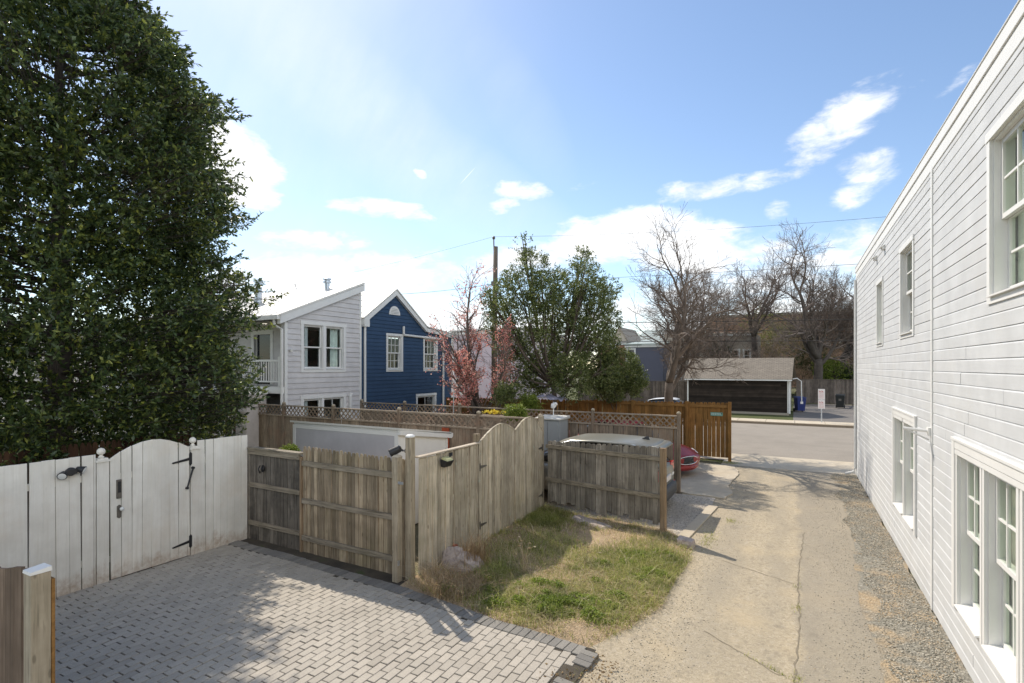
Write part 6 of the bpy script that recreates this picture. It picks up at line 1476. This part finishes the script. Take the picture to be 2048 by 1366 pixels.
# ------------------------------------------------------------------ daylight: sun, sky and clouds
SUN_AZ = math.radians(58.0); SUN_EL = math.radians(46.5)      # azimuth counted from +y towards -x
sdir = Vector((-math.sin(SUN_AZ) * math.cos(SUN_EL), math.cos(SUN_AZ) * math.cos(SUN_EL), math.sin(SUN_EL)))
ld = bpy.data.lights.new('sun', 'SUN'); ld.energy = 2.8; ld.angle = math.radians(.53); ld.color = (1, .91, .78)
lo = bpy.data.objects.new('sun', ld); COL.objects.link(lo); lo.rotation_euler = (-sdir).to_track_quat('-Z', 'Y').to_euler(); lo.location = sdir * 60
w = bpy.data.worlds.new('World'); scene.world = w; w.use_nodes = True
nt = w.node_tree; nt.nodes.clear()
def nn(t, **k):
    x = nt.nodes.new(t)
    for a, v in k.items(): setattr(x, a, v)
    return x
def wm(op, a, b=0.0, c=0.0):
    x = nn('ShaderNodeMath', operation=op)
    for i, v in enumerate((a, b, c)):
        if hasattr(v, 'links'): nt.links.new(v, x.inputs[i])
        else: x.inputs[i].default_value = v
    return x.outputs[0]
sky = nn('ShaderNodeTexSky', sky_type='NISHITA', sun_disc=False, sun_elevation=SUN_EL, sun_rotation=-SUN_AZ, altitude=30, air_density=1.0, dust_density=.3, ozone_density=1.5)
bg = nn('ShaderNodeBackground'); nt.links.new(sky.outputs[0], bg.inputs[0]); bg.inputs[1].default_value = SKY_STRENGTH
tc = nn('ShaderNodeTexCoord'); G = tc.outputs['Generated']
def dot(v):
    x = nn('ShaderNodeVectorMath', operation='DOT_PRODUCT'); nt.links.new(G, x.inputs[0]); x.inputs[1].default_value = tuple(v); return x.outputs['Value']
def cloud(az, el, wd, ht, tilt, amp):
    """soft patch of sky round a compass direction (degrees left of +y / above the horizon)"""
    a, e = math.radians(az), math.radians(el)
    c = Vector((-math.sin(a) * math.cos(e), math.cos(a) * math.cos(e), math.sin(e))); e1 = Vector((math.cos(a), math.sin(a), 0)); e2 = e1.cross(-c) if False else c.cross(-e1)
    if e2.z < 0: e2 = -e2
    t = math.radians(tilt); f1 = e1 * math.cos(t) + e2 * math.sin(t); f2 = -e1 * math.sin(t) + e2 * math.cos(t)
    p = wm('MULTIPLY', dot(f1), 1 / math.radians(wd)); q = wm('MULTIPLY', dot(f2), 1 / math.radians(ht))
    r2 = wm('ADD', wm('MULTIPLY', p, p), wm('MULTIPLY', q, q))
    m = wm('MAXIMUM', wm('SUBTRACT', 1.0, r2), 0.0); front = wm('GREATER_THAN', dot(c), 0.0)
    return wm('MULTIPLY', wm('MULTIPLY', m, front), amp)
def px_ae(px, py):
    d = FWD + RGT * ((px - 1024) / FPX) + Vector((0, 0, (HZ - py) / FPX)); d.normalize(); return math.degrees(math.atan2(-d.x, d.y)), math.degrees(math.asin(d.z))
tot = None
def add(v):
    global tot
    tot = v if tot is None else wm('MAXIMUM', tot, v)
for (px, py, wd, ht, tl, am) in ((1680, 245, 6.2, 2.6, 33, 1.0), (1735, 340, 3, 2.2, 10, .75), (1700, 395, 3, 1.6, 30, .7), (1555, 420, 1.6, 1.3, 0, .7), (1455, 372, 8.6, 1.2, 4, .95), (1370, 378, 4, 1.1, 0, .9), (1040, 380, 4.2, 1.4, -6, 1.0), (1005, 412, 2.6, 1.1, 10, .9), (1160, 372, 3, .6, 8, .55), (770, 418, 7.5, 1.3, -3, 1.15), (840, 347, 1.1, .7, -35, .62),
                                 (470, 335, 5.2, 4.6, -20, 1.5), (440, 290, 3.5, 4, 0, 1.4), (1930, 150, 2.6, .7, 30, .5), (1830, 165, 1.6, .9, 20, .5), (1230, 470, 11, 3.2, 5, 1.25), (1040, 520, 12, 3.0, 9, 1.05), (800, 545, 15, 3.0, 6, .85), (560, 560, 12, 3.4, 3, .8), (1380, 500, 9, 3.6, -6, 1.1), (1560, 520, 8, 3.6, 0, .85), (1700, 500, 6, 3.2, 0, .75), (900, 660, 40, 5.0, 0, .92), (1500, 620, 22, 5.0, 0, 1.1), (640, 480, 8, 1.4, 4, .62)):
    az, el = px_ae(px, py); add(cloud(az, el, wd, ht, tl, am))
rk = random.Random(12)
for k in range(12): add(cloud(105 + 16 * k + rk.uniform(-5, 5), rk.uniform(14, 50), rk.uniform(14, 26), rk.uniform(9, 16), rk.uniform(-10, 10), 1.6))  # unseen clouds behind the camera, added to fill the shaded faces
mp = nn('ShaderNodeMapping'); nt.links.new(G, mp.inputs[0]); mp.inputs['Scale'].default_value = (1, 1, 2.3)
def wnoise(sc, det, ro, dist=0.0):
    x = nn('ShaderNodeTexNoise'); nt.links.new(mp.outputs[0], x.inputs['Vector']); x.inputs['Scale'].default_value = sc; x.inputs['Detail'].default_value = det; x.inputs['Roughness'].default_value = ro; x.inputs['Distortion'].default_value = dist; return x.outputs['Fac']
n1 = wnoise(16, 9, .62, .25); n2 = wnoise(5.5, 6, .55)
dens = wm('ADD', tot, wm('ADD', wm('MULTIPLY', wm('SUBTRACT', n1, .5), 2.3), wm('MULTIPLY', wm('SUBTRACT', n2, .5), 1.2)))
mr = nn('ShaderNodeMapRange', interpolation_type='SMOOTHSTEP'); nt.links.new(dens, mr.inputs[0]); mr.inputs[1].default_value = .22; mr.inputs[2].default_value = 1.2
gate_ = nn('ShaderNodeMapRange', interpolation_type='SMOOTHSTEP'); nt.links.new(tot, gate_.inputs[0]); gate_.inputs[1].default_value = .02; gate_.inputs[2].default_value = .45
cl = wm('MULTIPLY', mr.outputs[0], gate_.outputs[0])
# thin high streaks and a pale veil
ve = None
for (px, py, wd, ht, tl, am) in ((700, 190, 24, 6.5, -38, .25), (840, 330, 20, 6, -25, .2), (1010, 180, 12, 4, -55, .09), (420, 120, 30, 26, 0, .12)):
    az, el = px_ae(px, py); v_ = cloud(az, el, wd, ht, tl, am); ve = v_ if ve is None else wm('MAXIMUM', ve, v_)
mp2 = nn('ShaderNodeMapping'); nt.links.new(G, mp2.inputs[0]); mp2.inputs['Rotation'].default_value = (.5, .6, .3); mp2.inputs['Scale'].default_value = (2, 9, 3)
x = nn('ShaderNodeTexNoise'); nt.links.new(mp2.outputs[0], x.inputs['Vector']); x.inputs['Scale'].default_value = 2.4; x.inputs['Detail'].default_value = 7; x.inputs['Roughness'].default_value = .6
ve = wm('MULTIPLY', ve, wm('MULTIPLY_ADD', x.outputs['Fac'], 1.8, .1))
az, el = px_ae(935, 352)
ct = cloud(az, el, 1.55, .07, 47, .6)
cl = wm('MINIMUM', wm('MAXIMUM', wm('MAXIMUM', cl, ve), ct), 1.0)
shade = nn('ShaderNodeMapRange'); nt.links.new(n2, shade.inputs[0]); shade.inputs[1].default_value = .35; shade.inputs[2].default_value = .7; shade.inputs[3].default_value = .86; shade.inputs[4].default_value = 1.0
cb = nn('ShaderNodeCombineColor'); nt.links.new(wm('MULTIPLY', shade.outputs[0], .99), cb.inputs[0]); nt.links.new(shade.outputs[0], cb.inputs[1]); nt.links.new(wm('MULTIPLY', shade.outputs[0], 1.01), cb.inputs[2])
bc = nn('ShaderNodeBackground'); nt.links.new(cb.outputs[0], bc.inputs[0])
lit = nn('ShaderNodeMapRange', interpolation_type='SMOOTHSTEP'); nt.links.new(dot(-sdir), lit.inputs[0]); lit.inputs[1].default_value = -.25; lit.inputs[2].default_value = .75; lit.inputs[3].default_value = CLOUD_STRENGTH; lit.inputs[4].default_value = CLOUD_STRENGTH * 3.6   # clouds opposite the sun brighter, boosted further to lift the shaded faces
nt.links.new(lit.outputs[0], bc.inputs[1])
mx = nn('ShaderNodeMixShader'); nt.links.new(cl, mx.inputs[0]); nt.links.new(bg.outputs[0], mx.inputs[1]); nt.links.new(bc.outputs[0], mx.inputs[2])
ow = nn('ShaderNodeOutputWorld'); nt.links.new(mx.outputs[0], ow.inputs[0])

# ------------------------------------------------------------------ camera and film
cd = bpy.data.cameras.new('camera'); cam = bpy.data.objects.new('camera', cd); COL.objects.link(cam)
cam.location = (0, 0, EYE); cam.rotation_euler = (PI / 2, 0, YAW); cd.sensor_width = 36; cd.lens = 36 * FPX / 2048; cd.shift_y = (HZ - 683) / 2048
cd.clip_start = .05; cd.clip_end = 3000; scene.camera = cam
vs = scene.view_settings; vs.view_transform = 'Standard'; vs.look = 'None'; vs.exposure = EXPOSURE; vs.gamma = 1.0; vs.use_curve_mapping = False
scene.render.engine = 'CYCLES'; cy = scene.cycles
cy.max_bounces = 8; cy.diffuse_bounces = 5; cy.glossy_bounces = 4; cy.transparent_max_bounces = 16; cy.transmission_bounces = 4; cy.sample_clamp_indirect = 6; cy.caustics_reflective = False; cy.caustics_refractive = False
cy.use_denoising = True
try: cy.denoiser = 'OPENIMAGEDENOISE'
except Exception: pass
